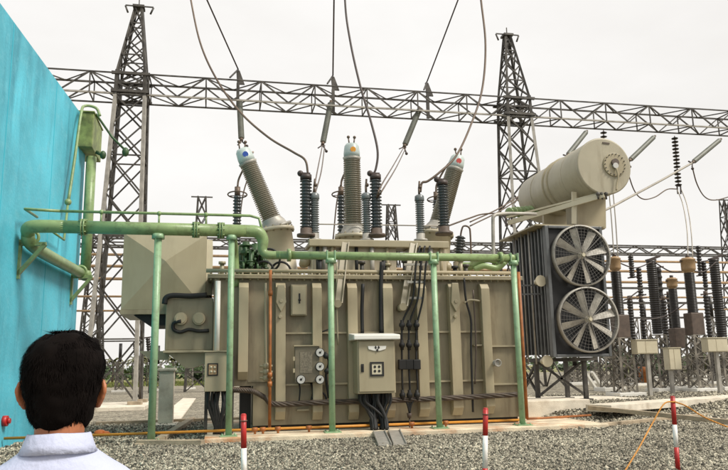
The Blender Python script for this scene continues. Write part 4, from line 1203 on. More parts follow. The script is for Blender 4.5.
def sq(cx, cy, hx, hy=None):
    hy = hx if hy is None else hy
    return [(cx - hx, cy - hy), (cx + hx, cy - hy), (cx + hx, cy + hy), (cx - hx, cy + hy)]

def tower(xm, label, xtop, topz, hx0, lean_base):
    t = thing('lattice_tower', label, 'tower', (xm + lean_base, 37, 0.16), 'lattice towers carrying the gantry beam')
    yc = 37.0
    zb = gb - 0.1
    lev = [0, .19, .36, .52, .66, .79, .9, 1.0]
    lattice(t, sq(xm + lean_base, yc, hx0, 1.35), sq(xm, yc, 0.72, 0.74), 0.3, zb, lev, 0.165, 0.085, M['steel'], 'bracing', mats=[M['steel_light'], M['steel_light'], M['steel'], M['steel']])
    lattice(t, sq(xm, yc, 0.72, 0.74), sq(xm, yc, 0.68, 0.7), zb, gt + 0.15, 2, 0.17, 0.09, M['steel'], 'bracing')
    lattice(t, sq(xm, yc, 0.68, 0.7), sq(xtop, yc, 0.16, 0.16), gt + 0.15, topz, 4, 0.13, 0.075, M['steel'], 'peak_bracing')
    MB().box((xtop - 0.3, yc - 0.3, topz), (xtop + 0.3, yc + 0.3, topz + 0.12)).bar((xtop - 0.7, yc, topz + 0.16), (xtop + 0.75, yc, topz + 0.16), 0.06).bar((xtop, yc, topz + 0.1), (xtop, yc, topz + 0.6), 0.05, up=(0, 1, 0)).build('peak_cap', M['steel'], t)
    for s in (-0.7, 0.75): MB().cyl((xtop + s, yc, topz + 0.13), (xtop + s * 0.8, yc, topz - 0.25), 0.05).build('earth_clamp', M['steel'], t)
    fb = MB()
    for x, y in sq(xm + lean_base, yc, hx0, 1.35): MB().box((x - 0.32, y - 0.32, 0.1), (x + 0.32, y + 0.32, 0.32)).build('foot', M['concrete_kerb'], t, 0.02)
    for z in (gt - 0.05, gb + 0.1):
        for dy in (-0.8, 0.8): MB().bar((xm - 0.95, yc + dy, z), (xm + 0.95, yc + dy, z), 0.14).build('cross_arm', M['steel'], t)
xm = P(131, 90, Y=36.5).x; zt_ = P(139, 9, Y=37).z
tower(xm, 'tall tapering lattice steel tower beside the turquoise wall', P(139, 9, Y=37).x, zt_, 1.15, -0.25)
xm2 = P(517, 100, Y=36.5).x
tower(xm2, 'tall tapering lattice steel tower behind the end of the cream oil tank', P(507, 37, Y=37).x, P(507, 37, Y=37).z, 1.3, 0.25)

# ------------------------------------------------------------------ overhead conductors and insulators
def wire(name, label, pts, r, m='wire', group='overhead conductors', n=8):
    return solo(MB().tube(spline(pts, n), r, 6), name, M[m], label, 'cable', group)
bkt = []
for px, lab, tp in ((238, 'leftmost', (207, 0)), (333, 'middle', (334, 0)), (427, 'rightmost', (458, 0))):
    c = Vector((P(px, 84, Y=37).x, 37.0, gt))
    t = solo(MB().prism([c + Vector((-0.05, 0, 0.06)), c + Vector((0.36, 0, 0.06)), c + Vector((0.08, 0, 0.85)), c + Vector((-0.1, 0, 0.85))], (0, 0.1, 0)).bar(c + Vector((-0.45, -0.8, 0.06)), c + Vector((0, 0, 0.9)), 0.07).bar(c + Vector((0, 0, 0.1)), c + Vector((0, 0, -1.3)), 0.16, up=(0, 1, 0)),
             'beam_bracket', M['steel'], lab + ' of three triangular brackets on top of the beam', 'bracket', 'brackets on the gantry beam')
    a = c + Vector((0, 0, 0.9))
    e = P(tp[0], tp[1], Y=33)
    wire('line_conductor', 'dark straight conductor rising out of view from the ' + lab + ' beam bracket', [a, a + (e - a) * 0.6, a + (e - a) * 2.2], 0.042, 'wire_dark', 'straight conductors above the beam')
    bkt.append(c)

def rod_insulator(name, label, a, b, r, m, group, nsh=16, fit=True):
    a = Vector(a); b = Vector(b)
    t = thing(name, label, 'insulator', a, group)
    d = (b - a).normalized(); Ln = (b - a).length
    m_ = MB(); sheds(m_, a, d, 0.12 * Ln * 0.5, Ln * 0.94, nsh, r, r * 0.72, nn=14); m_.build('rod', m, t)
    MB().cyl(a, a + d * Ln * 0.07, r * 0.5).build('end_fitting', M['wire'], t)
    MB().cyl(b - d * Ln * 0.07, b, r * 0.55).build('end_fitting', M['wire'], t)
    if fit:
        u = d.cross(Vector((0, 1, 0))).normalized()
        MB().bar(b, b + d * 0.35 + u * 0.25, 0.06).bar(b, b + d * 0.3 - u * 0.2, 0.06).ball(b + d * 0.36 + u * 0.26, 0.08).build('clamp', M['wire_dark'], t)
    return b
gi = 'grey rod insulators hanging below the gantry beam'
hang = []
for (px, py, qx, qy, lab) in ((239.5, 100, 241.5, 141, 'grey rod insulator hanging above the blue dotted bushing'), (331, 101, 322.5, 145, 'grey rod insulator hanging above the left pair of dark bushings'),
                              (420, 108, 404, 147, 'grey rod insulator hanging right of the orange dotted bushing')):
    a = P(px, py, Y=36.9); b = P(qx, qy, Y=35.5)
    hang.append(rod_insulator('hanging_insulator', lab, a, b, 0.16, M['rod_grey'], gi, 26))
# drop leads from the hanging insulators
gd = 'leads dropping to the bushings'
wire('drop_lead', 'short lead from the left hanging insulator to the blue dotted bushing', [hang[0], P(240.5, 143, Y=30), hv[0] + Vector((-0.08, 0, 0.2))], 0.03, 'wire', gd)
for dx, lab in ((0, 'left wire of the twin leads dropping to the leftmost arrester'), (4, 'right wire of the twin leads dropping to the leftmost arrester')):
    wire('drop_lead', lab, [hang[1] + Vector((dx * 0.03, 0, 0)), P(317.5 + dx, 170, Y=28), P(313 + dx * 0.5, 194, Y=19.8)], 0.026, 'wire', gd)
for dx, lab in ((0, 'left wire of the twin leads slanting to the middle arrester'), (4, 'right wire of the twin leads slanting to the middle arrester')):
    wire('drop_lead', lab, [hang[2] + Vector((dx * 0.03, 0, 0)), P(393 + dx, 166, Y=28), P(381 + dx, 186, Y=19.8), P(376, 200, Y=19.7)], 0.026, 'wire', gd)
for px, lab in ((206 + 130, 'thin dark lead falling behind the orange dotted bushing'), (241, 'thin dark lead falling behind the blue dotted bushing')):
    wire('rear_lead', lab, [P(px + 12, 165, Y=23), P(px + 2, 195, Y=23), P(px - 3, 240, Y=23)], 0.025, 'wire', 'leads behind the bushings')
gl = 'long slack jumper cables'
wire('jumper_cable', 'slack pale cable sweeping from the upper left to the leftmost dark bushing', [P(180, -60, Y=24), P(189, -10, Y=23.5), P(200, 42, Y=23), P(217, 80, Y=22.4), P(240, 112, Y=21.6), P(268, 137, Y=20.8), P(293, 152, Y=20.1), P(305, 160, Y=19.75), P(308, 174, Y=19.7)], 0.034, 'wire', gl)
wire('jumper_cable', 'slack cable curving down past the orange dotted bushing to its dark neighbour', [P(344, -70, Y=22), P(345, 0, Y=21.6), P(350, 40, Y=21.2), P(360, 85, Y=20.6), P(371, 122, Y=20.1), P(377.5, 150, Y=19.8), P(376, 168, Y=19.7), P(372, 176, Y=19.7)], 0.036, 'wire_dark', gl)
wire('jumper_cable', 'slack cable bowing out at the right before the red dotted bushing', [P(474, -60, Y=22), P(481, 0, Y=21.6), P(485.5, 45, Y=21.2), P(482, 90, Y=20.8), P(470, 127, Y=20.3), P(456, 156, Y=20.0), P(440, 172, Y=19.8), P(428, 181, Y=19.75), P(422, 183, Y=19.75), P(420.5, 192, Y=19.75)], 0.036, 'wire', gl)

# right hand strings from the beam
gs = 'slanting grey rod insulators at the right'
e1 = rod_insulator('slanting_insulator', 'slanting grey rod insulator left of the oil tank', P(587, 131, Y=36.5), P(567, 156, Y=33.5), 0.14, M['rod_grey'], gs, 26)
e2 = rod_insulator('slanting_insulator', 'slanting grey rod insulator just right of the oil tank', P(655, 136, Y=36.5), P(629, 161, Y=33.5), 0.14, M['rod_grey'], gs, 26)
e3 = rod_insulator('slanting_insulator', 'slanting grey rod insulator nearest the right edge', P(721, 139, Y=36.5), P(692, 163, Y=33.5), 0.14, M['rod_grey'], gs, 26)
def disc_string(name, label, a, b, r, nd_, group, m='porcelain_brown'):
    a = Vector(a); b = Vector(b); d = (b - a).normalized(); Ln = (b - a).length
    t = thing(name, label, 'insulator', a, group)
    MB().cyl(a, b, 0.03).build('pin', M['wire'], t)
    for k in range(nd_):
        p = a + d * Ln * (k + 0.4) / nd_
        MB().lathe(p, d, [(0, 0.05), (0.03, r * 0.55), (0.075, r), (0.1, r * 0.9), (0.11, 0.05)], 14).build('disc', M[m], t)
    MB().bar(b + Vector((-0.1, 0, 0)), b + Vector((-0.1, 0, -0.5)), 0.06, up=(0, 1, 0)).bar(b + Vector((0.14, 0, 0)), b + Vector((0.1, 0, -0.5)), 0.06, up=(0, 1, 0)).bar(b + Vector((-0.14, 0, 0)), b + Vector((0.16, 0, 0)), 0.07).build('clamp', M['wire_dark'], t)
gdz = 'dark disc insulator strings'
disc_string('disc_insulator', 'dark disc string half hidden behind the oil tank', P(603.5, 130, Y=37), P(604, 150, Y=37), 0.2, 5, gdz)
disc_string('disc_insulator', 'long dark disc string hanging clear against the sky at the right', P(674.5, 136, Y=37), P(678.5, 186, Y=36.7), 0.2, 14, gdz)
ga = 'twin droppers below the disc strings'
for dx, lab in ((0, 'left'), (4, 'right')):
    wire('dropper', lab + ' dropper under the long dark disc string', [P(677 + dx, 189, Y=36.7), P(683 + dx, 205, Y=36.3), P(687 + dx, 230, Y=35.6), P(688 + dx * 1.2, 258, Y=35)], 0.03, 'wire_pale', ga)
    wire('dropper', lab + ' dropper under the end of the oil tank', [P(609 + dx, 192, Y=33), P(611.5 + dx, 220, Y=33), P(614 + dx, 258, Y=33)], 0.03, 'wire_pale', ga)
gj = 'sagging jumpers at the right'
wire('sagging_jumper', 'thin jumper sagging between the oil tank and the long disc string', [P(626, 166, Y=33.5), P(634, 190, Y=34), P(643, 199, Y=34.5), P(655, 197, Y=35.5), P(667, 189.5, Y=36.5), P(677, 189, Y=36.7)], 0.035, 'wire', gj)
wire('sagging_jumper', 'thin jumper sagging out past the right edge', [P(692, 166, Y=33.5), P(697, 184, Y=34), P(705, 197, Y=35), P(716, 200, Y=36), P(735, 195, Y=37)], 0.035, 'wire', gj)
gp_ = 'pale tension conductors running left from the slanting insulators'
for k, lab in ((0, 'upper'), (1, 'lower')):
    wire('tension_conductor', lab + ' conductor stretching down left from the oil tank insulator', [e1 + Vector((0, 0, -0.15 * k)), P(545, 177 + 3 * k, Y=31.5), P(505, 205 + 3 * k, Y=29), P(470, 222 + 4 * k, Y=27)], 0.03, 'wire', gp_)
wire('tension_conductor', 'pale conductor stretching down left from the right edge insulator', [e3, P(660, 181, Y=32), P(630, 197, Y=30), P(603, 211, Y=28.5), P(560, 228, Y=26), P(530, 238, Y=24.5)], 0.06, 'wire_pale', gp_)
a = P(537, 210, Y=24.5); b = P(508, 213, Y=23.5)
disc_string('tension_insulator', 'string of green and grey discs above the radiators', a, b, 0.2, 7, None, 'green')
wire('tension_lead', 'thin lead running left from the green disc string to the red dotted bushing', [b, P(484, 214, Y=22.5), P(470, 218, Y=21.5), P(448, 226, Y=20.2)], 0.028, 'wire', 'leads on the cover')
wire('busbar_wire', 'thin horizontal wire crossing behind the dark bushings', [P(308, 224, Y=20.6), P(380, 225, Y=20.6), P(445, 226, Y=20.6)], 0.02, 'wire_pale', 'leads on the cover')
for px, py, rr in ((565, 158, 1), (561, 163, 1)):
    pass

# ------------------------------------------------------------------ switchyard behind: bus tubes, rear gantry, small towers
BYY = 60.0
gx = (P(-10, 260, Y=BYY).x - 6, P(745, 260, Y=BYY).x)
zb0_, zb1_ = P(480, 251, Y=BYY).z, P(480, 243, Y=BYY).z
t = thing('rear_gantry_beam', 'distant low lattice beam running across the back of the yard', 'gantry beam', (sum(gx) / 2, BYY, zb0_))
for y, z in ((BYY, zb0_), (BYY, zb1_), (BYY + 1.0, zb0_), (BYY + 1.0, zb1_)): MB().bar((gx[0], y, z), (gx[1], y, z), 0.13).build('chord', M['steel'], t)
m_ = MB(); k = gx[0]; i = 0
while k < gx[1] - 1.3:
    a, b = (zb0_, zb1_) if i % 2 else (zb1_, zb0_)
    m_.bar((k, BYY, a), (k + 1.3, BYY, b), 0.09).bar((k, BYY + 1, b), (k + 1.3, BYY + 1, a), 0.09); k += 1.3; i += 1
m_.build('lacing', M['steel'], t)
for py, r_, lab in ((259, 0.1, 'topmost of the thin brown bus tubes behind the transformer'), (269.5, 0.11, 'second highest of the thin brown bus tubes behind the transformer'), (281, 0.11, 'third highest of the thin brown bus tubes behind the transformer'), (297, 0.08, 'lowest but one of the thin brown bus tubes behind the transformer'), (310, 0.07, 'lowest of the thin brown bus tubes behind the transformer')):
    z = P(450, py, Y=55).z
    solo(MB().cyl((gx[0], 55, z), (gx[1], 55, z), r_, n=8), 'bus_tube', M['copper_tan'], lab, 'bus tube', 'bus tubes across the rear yard')
for px, py, lab in ((202, 197, 'small distant lattice mast above the tan creased box'), (391, 205, 'small distant lattice mast between the middle bushings'), (724, 200, 'small distant lattice mast cut by the right edge'),
                    (97, 232, 'distant lattice mast showing low behind the tall left tower')):
    c = P(px, py, Y=61)
    t = thing('distant_mast', lab, 'mast', (c.x, 61, 0), 'distant lattice masts')
    lattice(t, sq(c.x, 61, 1.0), sq(c.x, 61, 0.32), 0, c.z, 10, 0.12, 0.08, M['steel'], 'bracing')
    MB().bar((c.x - 0.9, 61, c.z), (c.x + 0.9, 61, c.z), 0.1).build('cross_arm', M['steel'], t)

# ------------------------------------------------------------------ right hand switchyard: instrument transformers and breaker columns
def stand(t, x, y, zg, zt_, hx, top=None):
    lattice(t, sq(x, y, hx), sq(x, y, hx * 0.82), zg + 0.12, zt_, 5, 0.08, 0.045, M['steel_mid'], 'bracing')
    MB().box((x - hx - 0.25, y - hx - 0.2, zg - 0.05), (x + hx + 0.25, y + hx + 0.2, zg + 0.16)).build('footing', M['white_paint'], t, 0.02)
def ct(px_top, px_foot, ytop, yfoot, Y, label, wide, hd, col_y, box_y, w):
    wide *= 0.88
    """lattice stand, brown terminal box, dark porcelain column, tan head"""
    zg = gz(20, Y)
    foot = P(px_foot, yfoot, Y=Y); x = (P(px_top, ytop, Y=Y).x + foot.x) / 2
    t = thing('instrument_transformer', label, 'transformer', (x, Y, zg), 'instrument transformers of the switchyard')
    zz = lambda yy: P((px_top + px_foot) / 2, yy, Y=Y).z
    stand(t, x, Y, zg, zz(box_y[1]) - 0.003, w)
    MB().box((x - w * 0.9, Y - w * 0.8, zz(box_y[1])), (x + w * 0.9, Y + w * 0.8, zz(box_y[0]))).build('terminal_box', M['brown_box'], t, 0.03)
    m_ = MB(); sheds(m_, Vector((x, Y, zz(box_y[0]))), (0, 0, 1), 0, zz(col_y) - zz(box_y[0]), 26, w * 0.66, w * 0.59, nn=18); m_.build('porcelain', M['porcelain_brown'], t)
    h0, h1 = zz(col_y), zz(ytop)
    MB().lathe((x, Y, h0), (0, 0, 1), [(0, w * 0.6), (0.05, wide * 0.6), (0.08, wide * 0.8), ((h1 - h0) * 0.2, wide * 0.98), ((h1 - h0) * 0.3, wide), ((h1 - h0) * 0.8, wide), ((h1 - h0) * 0.82, wide * 1.08), ((h1 - h0) * 0.9, wide * 1.08), ((h1 - h0) * 0.92, wide * 0.9), (h1 - h0, wide * 0.8)], 22).build('head', M['copper_tan'], t)
    MB().bar((x - wide * 1.3, Y, h1 - 0.15), (x + wide * 1.3, Y, h1 - 0.15), 0.06).cyl((x, Y, h1), (x, Y, h1 + 0.12), 0.08).build('terminal', M['wire_dark'], t)
ct(614.5, 626, 257, 397, 24.5, 'instrument transformer with a tan head just right of the fans', 0.24, 0, 272, (315, 338), 0.3)
ct(672, 682, 278, 391, 29.0, 'shorter instrument transformer with a small tan head in the middle of the row', 0.27, 0, 289, (328, 348), 0.3)
ct(688, 701, 258, 396, 26.5, 'tall instrument transformer with a wide tan head near the right edge', 0.33, 0, 273, (313, 335), 0.33)
def breaker(px_top, px_foot, ytop, yfoot, ycol, Y, label):
    zg = gz(20, Y); x = (P(px_top, ytop, Y=Y).x + P(px_foot, yfoot, Y=Y).x) / 2
    t = thing('breaker_column', label, 'breaker column', (x, Y, zg), 'tall dark breaker columns')
    zz = lambda yy: P((px_top + px_foot) / 2, yy, Y=Y).z
    stand(t, x, Y, zg, zz(ycol), 0.28)
    m_ = MB(); sheds(m_, Vector((x, Y, zz(ycol))), (0, 0, 1), 0.05, zz(ytop) - zz(ycol), 34, 0.22, 0.195, nn=18); m_.build('porcelain', M['porcelain_brown'], t)
    MB().bar((x - 0.12, Y, zz(ytop) + 0.03), (x + 0.45, Y, zz(ytop) + 0.22), 0.1).box((x - 0.2, Y - 0.12, zz(ytop)), (x + 0.2, Y + 0.12, zz(ytop) + 0.07)).build('terminal', M['wire_dark'], t)
breaker(650, 664, 261, 391, 335, 27.5, 'tall dark ribbed column between the two taller tan heads')
breaker(714, 728, 260, 394, 338, 27.5, 'tall dark ribbed column at the right edge')
breaker(600, 610, 268, 390, 338, 30, 'dark ribbed column half hidden behind the fans')
def box_post(x0_, x1_, y0_, y1_, pxp, ypf, Y, label, two=True):
    zg = gz(20, Y)
    a, b = P(x0_, y1_, Y=Y), P(x1_, y0_, Y=Y)
    p = P(pxp, (y1_ + ypf) / 2, Y=Y)
    t = thing('marshalling_box', label, 'box', (p.x, Y, zg), 'cream boxes on posts in the switchyard')
    MB().box((a.x, Y, a.z), (b.x, Y + 0.35, b.z)).build('body', M['cream'], t, 0.015)
    if two:
        mm_ = a.x + (b.x - a.x) * 0.42
        MB().box((a.x + 0.02, Y - 0.025, a.z + 0.03), (mm_ - 0.008, Y - 0.002, b.z - 0.03)).build('door', M['cream'], t)
        MB().box((mm_ + 0.008, Y - 0.025, a.z + 0.03), (b.x - 0.02, Y - 0.002, b.z - 0.03)).build('door', M['cream'], t)
    MB().box((a.x - 0.03, Y - 0.05, b.z + 0.003), (b.x + 0.03, Y + 0.4, b.z + 0.03)).build('roof', M['cream'], t)
    MB().bar((p.x, Y + 0.2, zg - 0.05), (p.x, Y + 0.2, a.z - 0.003), 0.13, up=(0, 1, 0)).build('post', M['steel_light'], t)
box_post(637, 657, 340, 354, 652, 397, 23.8, 'wide cream box on a post in front of the tall dark column')
box_post(670, 680, 348, 370, 675, 393, 25.2, 'narrow upright cream box on a post between two lattice stands')
box_post(708, 727, 338, 352, 722, 395, 24.2, 'wide cream box on a post near the right edge')
gpi = 'small dark post insulators of the rear yard'
r3 = random.Random(5)
for i, (px, y0, y1, Y, lab) in enumerate(((630.5, 256, 278, 45, 'short thin dark insulator hanging right of the upper fan'), (638.5, 268, 296, 45, 'thin dark insulator standing left of the tall dark column'), (664, 330, 268, 45, 'thin dark insulator seen right of the tall dark column'),
        (698, 246, 276, 48, 'thin dark insulator just right of the widest tan head'), (706, 290, 262, 48, 'thin dark insulator left of the column at the right edge'), (620, 345, 300, 42, 'thin dark insulator low behind the first lattice stand'), (150, 362, 338, 60, 'thin dark insulator standing far off below the creased box'), (137, 366, 345, 60, 'thin dark insulator standing far off right of the left tower'))):
    a, b = P(px, y0, Y=Y), P(px + (y1 - y0) * 0.09, y1, Y=Y)
    m_ = MB(); sheds(m_, a, b - a, 0, (b - a).length, 10, 0.2, 0.15, nn=12)
    t = thing('post_insulator', lab, 'insulator', a, gpi)
    m_.build('porcelain', M['porcelain_brown'], t)
    MB().bar(b - Vector((0.35, 0, 0)), b + Vector((0.4, 0, 0.1)), 0.1).build('arm', M['wire_dark'], t)
    if y0 > y1: MB().bar((a.x, a.y, 0.0 if px < 400 else 0.42), a, 0.14, up=(0, 1, 0)).build('post', M['steel'], t)
grr = 'slim columns of the rear rows'
for Y, ytop, ymid, xs_ in ((36, 296, 338, (629, 661, 708)), (43, 304, 340, (612, 641, 668, 694, 719))):
    for px in xs_:
        jx, jt = px + r3.uniform(-2.5, 2.5), ytop + r3.uniform(-9, 9)
        c = P(jx, jt, Y=Y); mz = P(jx, ymid + r3.uniform(-3, 3), Y=Y).z
        t = thing('rear_insulator', 'slim dark insulator on a thin stand in the %s rear row at the right' % ('nearer' if Y == 36 else 'farther'), 'insulator', (c.x, Y, 0.42), grr)
        lattice(t, sq(c.x, Y, 0.24), sq(c.x, Y, 0.2), 0.5, mz, 5, 0.07, 0.045, M['steel'], 'bracing')
        MB().box((c.x - 0.4, Y - 0.4, 0.38), (c.x + 0.4, Y + 0.4, 0.55)).build('footing', M['white_paint'], t)
        m_ = MB(); sheds(m_, Vector((c.x, Y, mz)), (0, 0, 1), 0.02, c.z - mz, 14, 0.17, 0.13, nn=10); m_.build('porcelain', M['porcelain_brown'], t)
        MB().bar((c.x - 0.3, Y, c.z + 0.04), (c.x + 0.45, Y, c.z + 0.12), 0.09).cyl((c.x, Y, c.z), (c.x, Y, c.z + 0.25), 0.12, n=10).build('cap', M['brown_box'], t)
for i, (a, b, lab) in enumerate((((604, 300), (640, 290), 'thin slack lead between the first two dark columns at the right'), ((654, 262), (688, 270), 'thin slack lead between the tall dark column and the widest tan head'), ((690, 270), (716, 262), 'thin slack lead between the widest tan head and the right edge column'),
        ((617, 262), (652, 262), 'thin slack lead from the first tan head to the tall dark column'), ((640, 320), (690, 300), 'thin slack lead low across the right hand columns'))):
    p, q = P(a[0], a[1], Y=27), P(b[0], b[1], Y=27)
    wire('slack_lead', lab, [p, (p + q) / 2 - Vector((0, 0, 0.25)), q], 0.028, 'wire_dark', 'slack leads of the right yard')
# secondary portal frames and thin lattice stands in the haze of steelwork
gss = 'thin lattice stands of the rear yard'
for i, (px, ytop, Y, lab) in enumerate(((575, 366, 40, 'thin lattice stand seen under the radiators toward their left'), (596, 362, 42, 'thin lattice stand seen under the lower fan'), (632, 318, 46, 'thin lattice stand far behind the first tan headed transformer'),
        (645, 322, 50, 'thin lattice stand far behind the wide cream box'), (712, 318, 46, 'thin lattice stand far behind the right edge box'), (693, 322, 52, 'thin lattice stand far behind the widest tan head'), (158, 364, 66, 'thin lattice stand far off below the tan end cabinet'), (190, 366, 70, 'thin lattice stand far off seen beside the pedestal'), (120, 362, 66, 'thin lattice stand far off through the left tower feet'))):
    Yb_ = Y; c = P(px, ytop, Y=Y); zg = 0.42 if px > 400 else 0
    t = thing('lattice_stand', lab, 'stand', (c.x, Y, zg), gss)
    stand(t, c.x, Y, zg, max(c.z, zg + 1.0), 0.3)
    MB().cyl((c.x, Y, c.z), (c.x, Y, c.z + 1.6), 0.14, n=10).build('porcelain', M['porcelain_brown'], t)
for i, (py, Y, lab) in enumerate(((288, 40, 'upper slim steel tie beam linking the right hand stands'), (303, 38, 'middle slim steel tie beam linking the right hand stands'), (318, 42, 'lower slim steel tie beam linking the right hand stands'))):
    a, b = P(604, py, Y=Y), P(760, py + 2, Y=Y); b.z = a.z
    solo(MB().bar(a, b, 0.12), 'tie_beam', M['steel'], lab, 'tie beam', 'tie beams of the right yard')
p = P(645, 384, Y=40); a = P(640, 374, Y=40)
solo(MB().lathe((p.x, 40, 0.42), (0, 0, 1), [(0, 0.32), (0.05, 0.36), (0.3, 0.33), (0.32, 0.37), (0.62, 0.33), (0.64, 0.36), (0.95, 0.33), (0.98, 0.3)], 20), 'steel_drum', M['orange'], 'rusty orange drum standing far back between the lattice stands', 'drum')
gw = 'white sloping braces under the fans'
p = P(592, 372, Y=33); q = P(605, 392, Y=33)
solo(MB().bar(p, q, 0.22, 0.1).bar(p + Vector((0, 0.7, 0)), q + Vector((0, 0.7, 0)), 0.22, 0.1).bar(p, p + Vector((0, 0.7, 0)), 0.1), 'sloping_brace', M['white_paint'], 'white sloping frame behind the radiators right of the fans', 'frame')

# perimeter fence, bushes, palms, tree line
fy = 88.0
fz = P(150, 363, Y=fy).z
fx0, fx1 = P(60, 365, Y=fy).x, P(420, 365, Y=fy).x
t = thing('perimeter_fence', 'thin dark wire fence along the far edge of the yard', 'fence', ((fx0 + fx1) / 2, fy, 0))
for z in (fz, fz * 0.55): MB().bar((fx0, fy, z), (fx1, fy, z), 0.09).build('rail', M['steel'], t)
k = fx0; i = 0
while k < fx1 and i < 60: MB().bar((k, fy, 0), (k, fy, fz + 0.1), 0.1, up=(0, 1, 0)).build('post', M['steel'], t); k += 1.6; i += 1

def leaves(m_, c, rad, n, size, r_):
    """a clump of small leaf faces through a volume"""
    for _ in range(n):
        d = Vector((r_.gauss(0, 1), r_.gauss(0, 1), r_.gauss(0, 1)))
        d = d.normalized() * (r_.random() ** 0.4)
        p = c + Vector((d.x * rad[0], d.y * rad[1], d.z * rad[2]))
        u = Vector((r_.gauss(0, 1), r_.gauss(0, 1), r_.gauss(0, 0.6))).normalized(); v = u.orthogonal().normalized()
        s = size * r_.uniform(0.6, 1.4)
        m_.add([p - u * s, p + v * s * 0.45, p + u * s, p - v * s * 0.45], [(0, 1, 2, 3)])
r4 = random.Random(9)
def bush(px, Y, hgt, wid, label, m, group='bushes beyond the yard'):
    c = P(px, 370, Y=Y)
    t = thing('bush', label, 'bush', (c.x, Y, 0), group)
    tr = MB()
    for k in range(4): tr.cyl((c.x, Y, 0), (c.x + r4.uniform(-.4, .4) * wid, Y, hgt * 0.6), 0.07, 0.03, n=6)
    tr.build('trunk', M['bark'], t)
    m_ = MB()
    for k in range(9): leaves(m_, Vector((c.x + r4.uniform(-.5, .5) * wid, Y + r4.uniform(-.5, .5) * wid, hgt * r4.uniform(0.25, 0.85))), (wid * 0.3, wid * 0.3, hgt * 0.22), 90, 0.24, r4)
    m_.build('crown', m, t)
def palm(px, Y, ypt, label):
    c = P(px, ypt, Y=Y)
    t = thing('palm_tree', label, 'palm', (c.x, Y, 0), 'palms on the horizon')
    MB().tube([(c.x, Y, 0), (c.x + 0.1, Y, c.z * 0.5), (c.x, Y, c.z)], [0.22, 0.17, 0.14], 8).build('trunk', M['bark'], t)
    m_ = MB()
    for k in range(16):
        a = 2 * math.pi * k / 16 + r4.random() * 0.3; L_ = r4.uniform(1.5, 2.2); up = r4.uniform(0.2, 1.2)
        pr = None
        for j in range(6):
            f = j / 5
            p = Vector((c.x + math.cos(a) * L_ * f, Y + math.sin(a) * L_ * f, c.z + up * math.sin(f * 2.2) - 1.0 * f * f))
            if pr is not None:
                n_ = Vector((-math.sin(a), math.cos(a), 0)) * (0.3 * (1 - f * 0.7)) - Vector((0, 0, 0.16))
                n2 = Vector((math.sin(a), -math.cos(a), 0)) * (0.3 * (1 - f * 0.7)) - Vector((0, 0, 0.16))
                m_.add([pr, p, p + n_, pr + n_], [(0, 1, 2, 3)]); m_.add([pr, p, p + n2, pr + n2], [(0, 1, 2, 3)])
            pr = p
    m_.build('crown', M['leaf_dry'], t)
for px, Y, hg, wd_, lab, m in ((143, 100, 2.6, 2.4, 'round green bush far off just left of the first green post', 'leaf'), (165, 104, 2.4, 2.2, 'low green bush far off between the first green post and the pedestal', 'leaf'), (199, 98, 3.0, 2.6, 'round green bush far off under the tan end cabinet', 'leaf'),
                               (628, 48, 1.7, 1.3, 'yellow green bush behind the first lattice stand at the right', 'leaf_dry'), (660, 56, 3.2, 2.4, 'dark bush far behind the tall dark column', 'leaf'), (700, 58, 3.0, 2.2, 'dark bush far behind the widest tan head', 'leaf_dry'), (612, 60, 3.2, 2.6, 'dark bush far off just right of the lower fan', 'leaf')):
    bush(px, Y, hg, wd_, lab, M[m])
for px, Y, yp, lab in ((136, 118, 361, 'small palm on the horizon just right of the left tower'), (147, 122, 359, 'small palm on the horizon touching the first green post'), (173, 120, 360, 'small palm on the horizon above the pedestal'), (195, 118, 358, 'small palm on the horizon under the creased box'), (113, 124, 362, 'small palm on the horizon between the left tower feet')):
    palm(px, Y, yp, lab)
tl = MB()
r5 = random.Random(21)
for k in range(520):
    x = -150 + k * 0.95 + r5.uniform(-2, 2)
    y = r5.uniform(150, 175)
    h = r5.uniform(1.8, 4.2)
    leaves(tl, Vector((x, y, h * 0.5)), (r5.uniform(1.2, 3), 1.5, h * 0.55), 26, 0.75, r5)
o = tl.build('distant_trees', M['leaf'], None)
tag(o, 'low dark line of distant trees and scrub along the horizon', 'trees', kind='stuff')
# strip of rough grass beyond the fence
r6 = np.random.default_rng(2)
V = []; F = []
for i in range(26000):
    x = r6.uniform(-62, 66); y = r6.uniform(86, 112) if r6.random() < 0.7 else r6.uniform(44, 86)
    if y < 86 and x < 26: continue
    h = r6.uniform(0.15, 0.5); a = r6.uniform(0, math.pi); dx, dy = math.cos(a) * 0.12, math.sin(a) * 0.12
    b = len(V); V += [(x - dx, y - dy, 0), (x + dx, y + dy, 0), (x + r6.normal() * 0.1, y, h)]; F.append((b, b + 1, b + 2))
me = bpy.data.meshes.new('grass'); me.from_pydata(V, [], F); me.materials.append(M['grass'])
o = bpy.data.objects.new('grass', me); COL.objects.link(o); tag(o, 'rough yellow green grass along the far edge of the yard', 'grass', kind='stuff')

